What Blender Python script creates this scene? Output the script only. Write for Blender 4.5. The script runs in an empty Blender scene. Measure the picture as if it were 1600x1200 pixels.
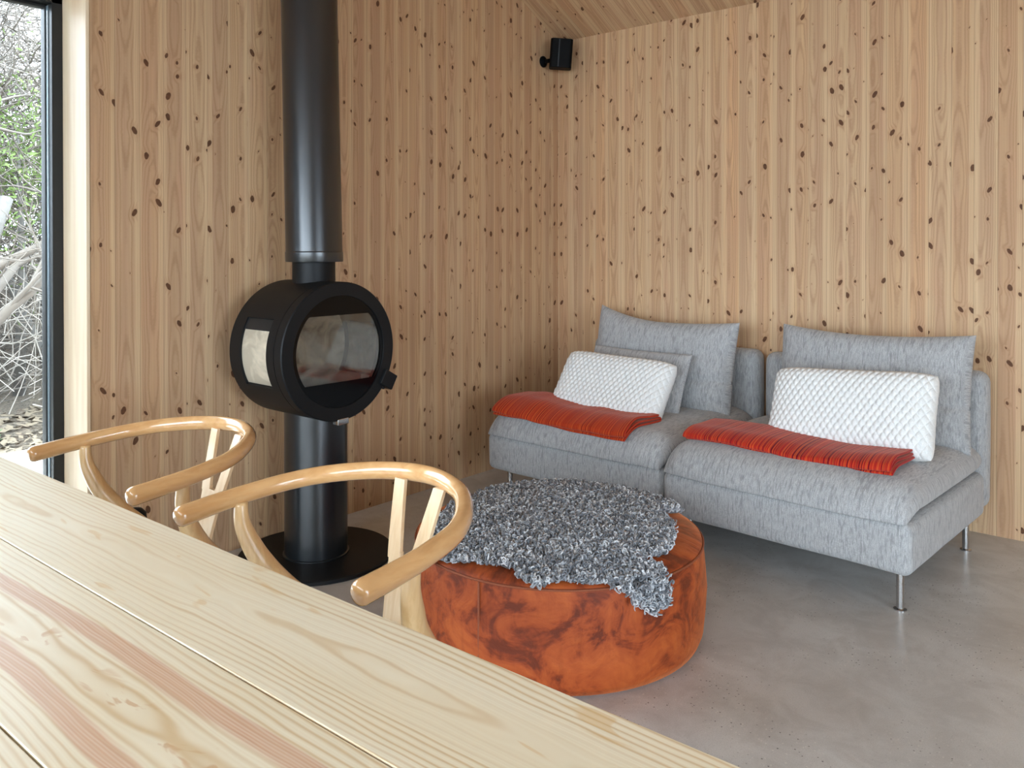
import bpy, bmesh, math, random
import numpy as np
from mathutils import Vector, Matrix, Euler

R = math.radians
S = bpy.context.scene
COL = S.collection

# ------------------------------------------------------------------ camera
cam_d = bpy.data.cameras.new('camera')
cam = bpy.data.objects.new('camera', cam_d); COL.objects.link(cam)
cam_d.sensor_width = 36.0; cam_d.sensor_fit = 'HORIZONTAL'
cam_d.lens = 36.0 * 1280 / 1600
cam_d.shift_y = -(600 - 395.05) / 1600.0
cam.location = (2.9748, -3.9443, 1.22)
cam.rotation_euler = (R(90 - 0.45), 0, R(130.25 - 90))
cam_d.clip_start = 0.02; cam_d.clip_end = 200
S.camera = cam

# ------------------------------------------------------------------ view
vs = S.view_settings
S.display_settings.display_device = 'sRGB'
vs.view_transform = 'Standard'; vs.look = 'None'; vs.gamma = 1.0; vs.use_curve_mapping = False
vs.exposure = 1.52
S.cycles.use_denoising = True
S.cycles.max_bounces = 10; S.cycles.diffuse_bounces = 6; S.cycles.glossy_bounces = 5
S.cycles.transmission_bounces = 8; S.cycles.transparent_max_bounces = 12
S.cycles.sample_clamp_indirect = 8.0

# ------------------------------------------------------------------ sky (bright overcast)
W = bpy.data.worlds.new('sky'); S.world = W; W.use_nodes = True
wn = W.node_tree; wn.nodes.clear()
wo = wn.nodes.new('ShaderNodeOutputWorld'); wb = wn.nodes.new('ShaderNodeBackground')
wt = wn.nodes.new('ShaderNodeTexCoord'); wsep = wn.nodes.new('ShaderNodeSeparateXYZ')
wr = wn.nodes.new('ShaderNodeValToRGB')
wn.links.new(wt.outputs['Generated'], wsep.inputs[0]); wn.links.new(wsep.outputs['Z'], wr.inputs[0])
wr.color_ramp.elements[0].position = 0.0; wr.color_ramp.elements[0].color = (0.72, 0.84, 1.0, 1)
wr.color_ramp.elements[1].position = 0.9; wr.color_ramp.elements[1].color = (0.85, 0.94, 1.0, 1)
wn.links.new(wr.outputs[0], wb.inputs['Color']); wb.inputs['Strength'].default_value = 5.0
wn.links.new(wb.outputs[0], wo.inputs[0])

def portal(name, loc, rot, sx, sy):
    d = bpy.data.lights.new(name, 'AREA'); d.shape = 'RECTANGLE'; d.size = sx; d.size_y = sy
    d.cycles.is_portal = True
    o = bpy.data.objects.new(name, d); o.location = loc; o.rotation_euler = rot; COL.objects.link(o)
# sky portals: they only guide sampling of the sky through the window openings
portal('portal_gable', (-0.30, -4.24, 1.06), (R(90), 0, R(-90)), 3.0, 2.08)
portal('portal_far', (6.85, -3.9, 1.15), (R(90), 0, R(90)), 2.6, 2.3)
portal('portal_long', (3.225, -6.17, 1.18), (R(90), 0, 0), 6.1, 2.34)

# ================================================================== node helpers
class NT:
    def __init__(s, name):
        s.mat = bpy.data.materials.new(name); s.mat.use_nodes = True
        s.t = s.mat.node_tree; s.t.nodes.clear()
        s.out = s.t.nodes.new('ShaderNodeOutputMaterial')
        s.b = s.t.nodes.new('ShaderNodeBsdfPrincipled')
        s.t.links.new(s.b.outputs[0], s.out.inputs[0])
    def n(s, typ, **kw):
        nd = s.t.nodes.new(typ)
        for k, v in kw.items(): setattr(nd, k, v)
        return nd
    def put(s, inp, v):
        if v is None: return
        if isinstance(v, bpy.types.NodeSocket): s.t.links.new(v, inp)
        elif isinstance(v, (tuple, list)):
            inp.default_value = tuple(v) + ((1.0,) if len(v) == 3 and len(inp.default_value) == 4 else ())
        else: inp.default_value = v
    def m(s, op, a, b=None, c=None, clamp=False):
        nd = s.n('ShaderNodeMath', operation=op, use_clamp=clamp)
        s.put(nd.inputs[0], a); s.put(nd.inputs[1], b); s.put(nd.inputs[2], c)
        return nd.outputs[0]
    def pos(s, kind='world'):
        if kind == 'world': return s.n('ShaderNodeNewGeometry').outputs['Position']
        return s.n('ShaderNodeTexCoord').outputs['Object']
    def sep(s, v):
        nd = s.n('ShaderNodeSeparateXYZ'); s.put(nd.inputs[0], v); return nd.outputs
    def comb(s, x=0.0, y=0.0, z=0.0):
        nd = s.n('ShaderNodeCombineXYZ'); s.put(nd.inputs[0], x); s.put(nd.inputs[1], y); s.put(nd.inputs[2], z)
        return nd.outputs[0]
    def noise(s, vec, scale=5.0, detail=2.0, rough=0.5, dist=0.0, col=False):
        nd = s.n('ShaderNodeTexNoise'); s.put(nd.inputs['Vector'], vec)
        nd.inputs['Scale'].default_value = scale; nd.inputs['Detail'].default_value = detail
        nd.inputs['Roughness'].default_value = rough; nd.inputs['Distortion'].default_value = dist
        return nd.outputs['Color' if col else 'Fac']
    def white(s, v):
        nd = s.n('ShaderNodeTexWhiteNoise', noise_dimensions='1D'); s.put(nd.inputs['W'], v); return nd.outputs['Value']
    def smooth(s, x, a, b, lo=0.0, hi=1.0):
        nd = s.n('ShaderNodeMapRange', interpolation_type='SMOOTHSTEP')
        s.put(nd.inputs[0], x); s.put(nd.inputs[1], a); s.put(nd.inputs[2], b); s.put(nd.inputs[3], lo); s.put(nd.inputs[4], hi)
        return nd.outputs[0]
    def mix(s, f, a, b, mode='MIX'):
        nd = s.n('ShaderNodeMix', data_type='RGBA', blend_type=mode)
        s.put(nd.inputs[0], f); s.put(nd.inputs[6], a); s.put(nd.inputs[7], b)
        return nd.outputs[2]
    def ramp(s, f, stops, interp='LINEAR'):
        nd = s.n('ShaderNodeValToRGB'); s.put(nd.inputs[0], f); cr = nd.color_ramp; cr.interpolation = interp
        while len(cr.elements) < len(stops): cr.elements.new(0.5)
        for e, (p, c) in zip(cr.elements, stops): e.position = p; e.color = tuple(c) + (1,)
        return nd.outputs[0]
    def bump(s, h, strength=0.3, dist=0.001, nrm=None):
        nd = s.n('ShaderNodeBump'); nd.inputs['Strength'].default_value = strength; nd.inputs['Distance'].default_value = dist
        s.put(nd.inputs['Height'], h); s.put(nd.inputs['Normal'], nrm)
        s.t.links.new(nd.outputs[0], s.b.inputs['Normal']); return nd.outputs[0]
    def set(s, **kw):
        names = dict(color='Base Color', rough='Roughness', metal='Metallic', coat='Coat Weight', coat_rough='Coat Roughness',
                     sheen='Sheen Weight', sheen_rough='Sheen Roughness', sheen_tint='Sheen Tint', spec='Specular IOR Level')
        for k, v in kw.items(): s.put(s.b.inputs[names[k]], v)
        return s.mat

# ------------------------------------------------------------------ pine boards
def pine(name, ui, vi, w, uoff, seed, dark=1.0, space='world', slope=1.0):
    s = NT(name); P = s.sep(s.pos(space)); u = P[ui]; v = P[vi]
    if slope != 1.0: v = s.m('MULTIPLY', v, slope)
    q = s.m('ADD', s.m('DIVIDE', u, w), 100.0 - uoff / w)
    k = s.m('FLOOR', q); fr = s.m('SUBTRACT', s.m('SUBTRACT', q, k), 0.5)      # -.5 .. .5
    ul = s.m('MULTIPLY', fr, w)
    ks = s.m('ADD', k, seed)
    r1 = s.white(ks); r2 = s.white(s.m('ADD', ks, 0.37)); r3 = s.white(s.m('ADD', ks, 0.71)); r4 = s.white(s.m('ADD', ks, 0.13))
    v2 = s.m('ADD', v, s.m('MULTIPLY', r1, 31.7))
    # knots
    cu, cv = 0.043, 0.17
    kc = s.comb(s.m('DIVIDE', s.m('ADD', ul, s.m('MULTIPLY', r2, 5.0)), cu), s.m('DIVIDE', v2, cv), 0.0)
    vo = s.n('ShaderNodeTexVoronoi', voronoi_dimensions='2D', feature='F1'); s.put(vo.inputs['Vector'], kc)
    vo.inputs['Scale'].default_value = 1.0; vo.inputs['Randomness'].default_value = 0.8
    sb = s.n('ShaderNodeVectorMath', operation='SUBTRACT'); s.put(sb.inputs[0], kc); s.put(sb.inputs[1], vo.outputs['Position'])
    D = s.sep(sb.outputs[0]); cc = s.sep(vo.outputs['Color'])
    wob = s.noise(s.comb(s.m('MULTIPLY', u, 90.0), s.m('MULTIPLY', v2, 90.0), 0.0), 1.0, 1.0)
    dx = s.m('MULTIPLY', D[0], cu); dy = s.m('MULTIPLY', D[1], cv)
    skew = s.m('MULTIPLY', s.m('SUBTRACT', cc[2], 0.5), 1.1)
    dxs = s.m('ADD', dx, s.m('MULTIPLY', dy, skew))
    dd = s.m('SQRT', s.m('ADD', s.m('MULTIPLY', dxs, dxs), s.m('MULTIPLY', s.m('MULTIPLY', dy, 0.66), s.m('MULTIPLY', dy, 0.66))))
    ddn = s.m('ADD', dd, s.m('MULTIPLY', s.m('SUBTRACT', wob, 0.5), 0.0035))
    rad = s.m('MULTIPLY', s.m('POWER', s.m('MULTIPLY', s.m('SUBTRACT', cc[0], 0.42, clamp=True), 1.72, clamp=True), 1.2), 0.0090)
    rad = s.m('ADD', rad, s.m('MULTIPLY', s.m('GREATER_THAN', cc[0], 0.42), 0.0013))
    kn = s.smooth(s.m('SUBTRACT', ddn, rad), -0.0012, 0.0008, 1.0, 0.0)
    kn = s.m('MULTIPLY', kn, s.m('GREATER_THAN', cc[0], 0.42))
    halo = s.m('MULTIPLY', s.smooth(s.m('DIVIDE', dd, s.m('ADD', s.m('MULTIPLY', rad, 3.6), 0.0001)), 0.2, 1.0, 1.0, 0.0), s.m('GREATER_THAN', cc[0], 0.42))
    # growth rings, flat sawn
    dep = s.m('ADD', 0.006, s.m('MULTIPLY', s.noise(s.comb(s.m('MULTIPLY', ks, 7.3), s.m('MULTIPLY', v2, 1.1), 0.0), 1.0, 2.0), 0.075))
    ulc = s.m('ADD', ul, s.m('MULTIPLY', s.m('SUBTRACT', r3, 0.5), 0.05))
    rr = s.m('SQRT', s.m('ADD', s.m('MULTIPLY', ulc, ulc), s.m('MULTIPLY', dep, dep)))
    rr = s.m('ADD', rr, s.m('MULTIPLY', halo, 0.006))
    ring = s.m('SINE', s.m('ADD', s.m('MULTIPLY', rr, 2 * math.pi / 0.0062), s.m('MULTIPLY', wob, 1.5)))
    ring = s.m('POWER', s.m('ADD', s.m('MULTIPLY', ring, 0.5), 0.5), 2.5)
    st = s.noise(s.comb(s.m('MULTIPLY', u, 170.0), s.m('MULTIPLY', v2, 1.6), s.m('MULTIPLY', ks, 1.7)), 1.0, 3.0, 0.6)
    st2 = s.noise(s.comb(s.m('MULTIPLY', u, 38.0), s.m('MULTIPLY', v2, 0.9), s.m('MULTIPLY', ks, 2.9)), 1.0, 2.0, 0.5)
    blot = s.noise(s.comb(s.m('MULTIPLY', u, 9.0), s.m('MULTIPLY', v2, 2.2), ks), 1.0, 2.0)
    base = s.ramp(r4, [(0.0, (0.56, 0.356, 0.198)), (0.3, (0.62, 0.408, 0.226)), (0.55, (0.59, 0.408, 0.242)), (0.8, (0.52, 0.335, 0.192)), (1.0, (0.65, 0.390, 0.205))])
    base = s.mix(s.smooth(st2, 0.38, 0.62), base, s.mix(0.5, base, (0.47, 0.285, 0.175)))
    # pale sapwood along the board's edges
    ef = s.m('ADD', s.m('MULTIPLY', s.m('ABSOLUTE', fr), 2.0), s.m('MULTIPLY', s.m('SUBTRACT', st2, 0.5), 0.5))
    ef = s.m('ADD', ef, s.m('MULTIPLY', s.m('MULTIPLY', fr, s.m('SUBTRACT', r2, 0.5)), 1.4))
    sap = s.smooth(ef, 0.62, 0.74)
    base = s.mix(s.m('MULTIPLY', sap, 0.5), base, (0.72, 0.520, 0.310))
    base = s.mix(s.m('MULTIPLY', s.smooth(blot, 0.5, 0.75), 0.3), base, (0.60, 0.33, 0.20))
    base = s.mix(s.m('MULTIPLY', s.m('MULTIPLY', ring, 0.46), s.m('SUBTRACT', 1.0, s.m('MULTIPLY', sap, 0.6))), base, (0.33, 0.175, 0.088))
    base = s.mix(s.smooth(st, 0.35, 0.75, 0.0, 0.32), base, (0.36, 0.20, 0.105))
    base = s.mix(s.m('MULTIPLY', halo, 0.30), base, (0.42, 0.225, 0.115))
    base = s.mix(s.m('MULTIPLY', kn, 0.93), base, s.mix(wob, (0.035, 0.014, 0.007), (0.15, 0.055, 0.022)))
    gap = s.smooth(s.m('ABSOLUTE', fr), s.m('SUBTRACT', 0.4935, s.m('MULTIPLY', r3, 0.009)), 0.4985)
    gst = s.m('MULTIPLY', gap, s.m('ADD', 0.35, s.m('MULTIPLY', r2, 0.55)))
    base = s.mix(gst, base, (0.16, 0.095, 0.05))
    if dark != 1.0: base = s.mix(1.0, base, (dark, dark, dark), 'MULTIPLY')
    s.bump(s.m('SUBTRACT', s.m('MULTIPLY', st, 0.15), gap), 0.35, 0.0015)
    return s.set(color=base, rough=0.6, spec=0.18)

# ------------------------------------------------------------------ table boards (object space: x along, y across)
def table_wood(name):
    s = NT(name); P = s.sep(s.pos('object')); x = P[0]; y = P[1]
    w = 0.203
    q = s.m('DIVIDE', s.m('MULTIPLY', y, -1.0), w); k = s.m('FLOOR', q); fr = s.m('SUBTRACT', s.m('SUBTRACT', q, k), 0.5)
    ul = s.m('MULTIPLY', fr, w)
    odd = s.m('COMPARE', k, 1.0, 0.3)
    warp = s.noise(s.comb(s.m('MULTIPLY', x, 2.2), s.m('MULTIPLY', y, 9.0), s.m('MULTIPLY', k, 3.1)), 1.0, 3.0, 0.55)
    fine = s.noise(s.comb(s.m('MULTIPLY', x, 9.0), s.m('MULTIPLY', y, 60.0), 0.0), 1.0, 2.0)
    cen = s.m('MULTIPLY', s.m('SUBTRACT', s.noise(s.comb(s.m('MULTIPLY', x, 1.1), s.m('MULTIPLY', k, 5.0), 0.0), 1.0, 1.0), 0.5), 0.07)
    ulc = s.m('ADD', ul, cen)
    dep = s.m('ADD', 0.004, s.m('MULTIPLY', s.noise(s.comb(s.m('MULTIPLY', x, 1.3), s.m('MULTIPLY', k, 9.0), 3.0), 1.0, 1.5), 0.050))
    rr = s.m('SQRT', s.m('ADD', s.m('MULTIPLY', ulc, ulc), s.m('MULTIPLY', dep, dep)))
    rr = s.m('ADD', rr, s.m('MULTIPLY', s.m('SUBTRACT', warp, 0.5), 0.030))
    ring = s.m('SINE', s.m('MULTIPLY', rr, 2 * math.pi / 0.0088))
    ring = s.m('POWER', s.m('ADD', s.m('MULTIPLY', ring, 0.5), 0.5), 3.0)
    ring2 = s.m('SINE', s.m('MULTIPLY', rr, 2 * math.pi / 0.0031))
    ring2 = s.m('ADD', s.m('MULTIPLY', ring2, 0.5), 0.5)
    amp = s.smooth(s.noise(s.comb(s.m('MULTIPLY', x, 0.8), s.m('MULTIPLY', rr, 35.0), k), 1.0, 1.0), 0.35, 0.62, 0.18, 1.0)
    base = s.mix(s.smooth(warp, 0.3, 0.7), (0.75, 0.650, 0.470), (0.79, 0.705, 0.540))
    base = s.mix(s.m('MULTIPLY', ring2, 0.16), base, (0.64, 0.49, 0.29))
    base = s.mix(s.m('MULTIPLY', s.m('MULTIPLY', ring, amp), 0.80), base, (0.58, 0.40, 0.205))
    # heartwood: two reddish bands either side of the pith of the second board
    aw = s.m('ADD', s.m('ABSOLUTE', s.m('ADD', ulc, s.m('MULTIPLY', s.m('SUBTRACT', warp, 0.5), 0.02))), 0.0)
    taper = s.smooth(x, 0.3, 2.0, 0.020, 0.052)
    band = s.m('MULTIPLY', s.smooth(aw, s.m('SUBTRACT', taper, 0.008), s.m('ADD', taper, 0.002)), s.smooth(aw, s.m('ADD', taper, 0.022), s.m('ADD', taper, 0.027), 1.0, 0.0))
    band = s.m('MULTIPLY', s.m('MULTIPLY', band, odd), s.m('ADD', 0.62, s.m('MULTIPLY', s.m('MULTIPLY', ring2, fine), 0.6)))
    base = s.mix(s.m('MULTIPLY', band, 0.78), base, (0.54, 0.27, 0.165))
    # resin blotches in the pith area
    bl = s.noise(s.comb(s.m('MULTIPLY', x, 11.0), s.m('MULTIPLY', y, 30.0), 2.0), 1.0, 3.0, 0.6, 0.8)
    inner = s.m('MULTIPLY', s.smooth(aw, 0.008, 0.026, 1.0, 0.0), odd)
    base = s.mix(s.m('MULTIPLY', s.m('MULTIPLY', s.smooth(bl, 0.55, 0.63), inner), 0.6), base, (0.52, 0.27, 0.11))
    bl2 = s.noise(s.comb(s.m('MULTIPLY', x, 7.0), s.m('MULTIPLY', y, 34.0), 7.0), 1.0, 2.0, 0.5, 0.5)
    base = s.mix(s.m('MULTIPLY', s.m('MULTIPLY', s.smooth(bl2, 0.66, 0.71), s.m('SUBTRACT', 1.0, odd)), 0.45), base, (0.62, 0.38, 0.14))
    s.bump(s.m('ADD', s.m('MULTIPLY', ring, -0.5), s.m('MULTIPLY', fine, 0.6)), 0.12, 0.0006)
    return s.set(color=base, rough=s.m('ADD', 0.27, s.m('MULTIPLY', fine, 0.12)), spec=0.45)

def plain_wood(name, c1, c2, rough=0.3, coat=0.0, sx=(3.0, 60.0, 60.0)):
    s = NT(name); P = s.sep(s.pos('object'))
    v = s.comb(s.m('MULTIPLY', P[0], sx[0]), s.m('MULTIPLY', P[1], sx[1]), s.m('MULTIPLY', P[2], sx[2]))
    a = s.noise(v, 1.0, 3.0, 0.6, 0.4); b = s.noise(v, 3.1, 2.0)
    c = s.mix(s.smooth(a, 0.35, 0.7), c1, c2); c = s.mix(s.m('MULTIPLY', b, 0.25), c, c2)
    s.bump(a, 0.05, 0.0005)
    return s.set(color=c, rough=rough, coat=coat, coat_rough=0.12)

def flat(name, c, rough=0.5, metal=0.0, bump=0.0, bs=200.0, **kw):
    s = NT(name); n = s.noise(s.pos('object'), bs, 2.0)
    c2 = tuple(x * 0.88 for x in c)
    if bump: s.bump(n, bump, 0.0006)
    return s.set(color=s.mix(s.smooth(n, 0.3, 0.7), c, c2), rough=rough, metal=metal, **kw)

def concrete():
    s = NT('polished_concrete'); p = s.pos()
    a = s.noise(p, 1.3, 5.0, 0.6, 0.3); b = s.noise(p, 7.0, 5.0, 0.65, 0.6); c = s.noise(p, 320.0, 2.0, 0.7)
    d = s.noise(p, 26.0, 4.0, 0.6)
    col = s.ramp(a, [(0.3, (0.455, 0.442, 0.415)), (0.5, (0.550, 0.545, 0.525)), (0.7, (0.63, 0.635, 0.625))])
    col = s.mix(s.smooth(b, 0.35, 0.7, 0.0, 0.6), col, (0.390, 0.375, 0.352))
    col = s.mix(s.smooth(d, 0.5, 0.75, 0.0, 0.35), col, (0.60, 0.585, 0.56))
    patch = s.smooth(s.noise(p, 3.4, 3.0), 0.42, 0.60)
    vo = s.n('ShaderNodeTexVoronoi', feature='F1'); vo.inputs['Scale'].default_value = 90.0; s.put(vo.inputs['Vector'], p)
    cc = s.sep(vo.outputs['Color'])
    spk = s.m('MULTIPLY', s.smooth(vo.outputs['Distance'], 0.14, 0.24, 1.0, 0.0), patch)
    col = s.mix(s.m('MULTIPLY', spk, s.m('GREATER_THAN', cc[0], 0.72)), col, (0.07, 0.06, 0.055))
    col = s.mix(s.m('MULTIPLY', s.m('MULTIPLY', spk, s.m('LESS_THAN', cc[0], 0.35)), 0.55), col, (0.80, 0.77, 0.70))
    col = s.mix(s.smooth(c, 0.4, 0.8, 0.0, 0.5), col, (0.31, 0.30, 0.285))
    s.bump(s.m('ADD', c, s.m('MULTIPLY', b, 2.0)), 0.06, 0.001)
    return s.set(color=col, rough=s.m('ADD', 0.22, s.m('MULTIPLY', b, 0.22)), spec=0.5)

def fabric(name, c1, c2, c3, ax=(1, 1, 1)):
    """grey melange weave with long thin streaks"""
    s = NT(name); p = s.pos('object'); P = s.sep(p)
    along = s.m('ADD', P[2], s.m('MULTIPLY', P[1], 0.9))
    v = s.comb(s.m('MULTIPLY', P[0], 260.0), s.m('MULTIPLY', P[1], 42.0), s.m('MULTIPLY', P[2], 42.0))
    nrm = s.sep(s.n('ShaderNodeTexCoord').outputs['Normal'])
    vs_ = s.comb(s.m('MULTIPLY', P[0], 42.0), s.m('MULTIPLY', P[1], 260.0), s.m('MULTIPLY', P[2], 42.0))
    side = s.smooth(s.m('ABSOLUTE', nrm[0]), 0.62, 0.78)
    mv = s.n('ShaderNodeMix', data_type='VECTOR'); s.put(mv.inputs[0], side); s.put(mv.inputs[4], v); s.put(mv.inputs[5], vs_)
    st = s.noise(mv.outputs[1], 1.0, 3.0, 0.7); st2 = s.noise(mv.outputs[1], 0.42, 2.0, 0.6)
    wv = s.noise(p, 420.0, 2.0, 0.7); big = s.noise(p, 6.0, 2.0)
    c = s.mix(s.smooth(st, 0.36, 0.64), c1, c2)
    c = s.mix(s.smooth(st2, 0.5, 0.66, 0.0, 0.5), c, c3)
    c = s.mix(s.smooth(wv, 0.45, 0.72, 0.0, 0.6), c, c3)
    h = s.m('ADD', s.m('MULTIPLY', wv, 1.0), s.m('MULTIPLY', st, 0.9))
    s.bump(h, 0.55, 0.0022)
    return s.set(color=c, rough=0.95, sheen=0.25, sheen_rough=0.5, spec=0.15)

def velvet(name):
    s = NT(name); p = s.pos('object'); P = s.sep(p)
    th = s.m('ARCTAN2', P[1], P[0])
    q = s.comb(s.m('MULTIPLY', s.m('COSINE', th), 1.0), s.m('MULTIPLY', s.m('SINE', th), 1.0), s.m('MULTIPLY', P[2], 2.6))
    a = s.noise(q, 3.0, 4.0, 0.62, 1.4); b = s.noise(p, 14.0, 4.0, 0.65, 1.6)
    st = s.noise(s.comb(s.m('MULTIPLY', P[0], 40.0), s.m('MULTIPLY', P[1], 40.0), s.m('MULTIPLY', P[2], 9.0)), 1.0, 3.0, 0.6)
    f = s.m('ADD', s.m('MULTIPLY', a, 0.78), s.m('MULTIPLY', b, 0.22))
    c = s.ramp(f, [(0.40, (0.135, 0.023, 0.006)), (0.45, (0.23, 0.038, 0.008)), (0.50, (0.33, 0.060, 0.012)), (0.62, (0.42, 0.090, 0.018))])
    c = s.mix(s.smooth(st, 0.55, 0.75, 0.0, 0.25), c, (0.16, 0.022, 0.005))
    s.bump(s.m('ADD', b, s.m('MULTIPLY', a, 2.0)), 0.35, 0.006)
    return s.set(color=c, rough=0.6, sheen=0.6, sheen_rough=0.35, sheen_tint=(1.0, 0.36, 0.14), spec=0.3)

def stripes(name, axis_scale, cols, seed):
    s = NT(name); p = s.pos('object'); P = s.sep(p)
    uvx = s.n('ShaderNodeAttribute'); uvx.attribute_name = 'along'
    x = uvx.outputs['Fac']
    a = s.noise(s.comb(s.m('MULTIPLY', x, axis_scale), seed, 0.0), 1.0, 3.0, 0.75)
    b = s.noise(s.comb(s.m('MULTIPLY', x, 16.0), seed + 4, 0.0), 1.0, 1.0)
    c = s.ramp(a, cols)
    c = s.mix(s.smooth(b, 0.5, 0.65, 0.0, 0.35), c, cols[1][1])
    w = s.noise(p, 500.0, 2.0)
    s.bump(s.m('ADD', w, a), 0.5, 0.0012)
    return s.set(color=c, rough=0.9, sheen=0.3, sheen_rough=0.4, sheen_tint=(1.0, 0.6, 0.5), spec=0.15)

M = {}
M['wall_left'] = pine('pine_boards_left', 1, 2, 0.0886, -2.713, 11.0, 0.93)
M['wall_right'] = pine('pine_boards_right', 0, 2, 0.0886, 1.068, 53.0)
M['ceiling'] = pine('pine_boards_ceiling', 0, 1, 0.1, 0.0, 97.0, 0.95, slope=1.12)
M['reveal'] = plain_wood('pale_lining_wood', (0.74, 0.60, 0.42), (0.66, 0.49, 0.32), 0.5, sx=(30, 30, 1.6))
M['table'] = table_wood('table_pine')
M['bow'] = plain_wood('lacquered_bent_wood', (0.64, 0.375, 0.165), (0.55, 0.29, 0.115), 0.2, 0.8, sx=(30, 12, 60))
M['chairwood'] = plain_wood('lacquered_pale_wood', (0.70, 0.47, 0.235), (0.60, 0.37, 0.165), 0.3, 0.4, sx=(70, 70, 5))
M['splat'] = plain_wood('pale_plywood', (0.76, 0.56, 0.35), (0.68, 0.46, 0.26), 0.35, 0.3, sx=(90, 40, 5))
M['cord'] = flat('black_paper_cord', (0.018, 0.016, 0.015), 0.7, bump=0.5, bs=300)
M['concrete'] = concrete()
M['black'] = flat('matte_black_steel', (0.0050, 0.0055, 0.0062), 0.5, spec=0.28)
M['pipe'] = flat('satin_black_pipe', (0.0050, 0.0075, 0.0098), 0.28, spec=1.0)
M['blackgloss'] = flat('black_printed_glass', (0.002, 0.002, 0.0023), 0.08, spec=0.18)
M['vermiculite'] = None
M['frame'] = flat('black_window_frame', (0.012, 0.012, 0.011), 0.45, spec=0.35)
M['bead'] = flat('pale_blue_grey_aluminium', (0.42, 0.52, 0.58), 0.25, 0.6)
M['steel'] = flat('brushed_steel', (0.62, 0.62, 0.62), 0.16, 1.0)
M['plastic'] = flat('black_plastic', (0.0018, 0.0018, 0.002), 0.6, spec=0.12)
M['greyplastic'] = flat('dark_grey_plastic', (0.016, 0.017, 0.018), 0.4, spec=0.3)
M['sofa'] = fabric('grey_melange_fabric', (0.470, 0.466, 0.458), (0.340, 0.338, 0.334), (0.170, 0.170, 0.172))
M['velvet'] = velvet('rust_velvet')
M['seam'] = flat('rust_seam', (0.26, 0.065, 0.022), 0.7)
M['white'] = flat('white_cotton_yarn', (0.74, 0.73, 0.70), 0.85, bump=0.5, bs=260)
M['hide'] = flat('grey_hide', (0.16, 0.16, 0.165), 0.8)
M['blanket_left'] = stripes('red_orange_stripes', 150.0, [(0.36, (0.10, 0.004, 0.006)), (0.44, (0.28, 0.016, 0.007)), (0.50, (0.42, 0.034, 0.009)), (0.57, (0.60, 0.11, 0.020)), (0.64, (0.14, 0.006, 0.008))], 3.0)
M['blanket_right'] = stripes('crimson_stripes', 120.0, [(0.38, (0.06, 0.003, 0.010)), (0.45, (0.22, 0.006, 0.011)), (0.50, (0.46, 0.020, 0.011)), (0.56, (0.62, 0.10, 0.022)), (0.62, (0.09, 0.003, 0.010))], 9.0)

def wool_mat():
    s = NT('grey_curly_wool'); g = s.n('ShaderNodeNewGeometry')
    r = g.outputs['Random Per Island']; big = s.noise(s.pos('object'), 9.0, 2.0)
    f = s.m('ADD', s.m('MULTIPLY', r, 0.75), s.m('MULTIPLY', big, 0.25))
    c = s.ramp(f, [(0.1, (0.09, 0.096, 0.11)), (0.4, (0.24, 0.252, 0.275)), (0.65, (0.42, 0.435, 0.46)), (0.9, (0.78, 0.79, 0.81))])
    return s.set(color=c, rough=0.5, sheen=0.2, spec=0.5)
M['wool'] = wool_mat()

def chamber_mat():
    s = NT('firebrick_lining'); p = s.pos('object')
    a = s.noise(p, 9.0, 4.0, 0.6, 0.6); b = s.noise(p, 60.0, 3.0)
    c = s.ramp(a, [(0.38, (0.10, 0.085, 0.07)), (0.48, (0.42, 0.37, 0.30)), (0.6, (0.66, 0.60, 0.50))])
    c = s.mix(s.m('MULTIPLY', b, 0.4), c, (0.36, 0.32, 0.26)); s.bump(b, 0.4, 0.003)
    return s.set(color=c, rough=0.9)
M['vermiculite'] = chamber_mat()

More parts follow.
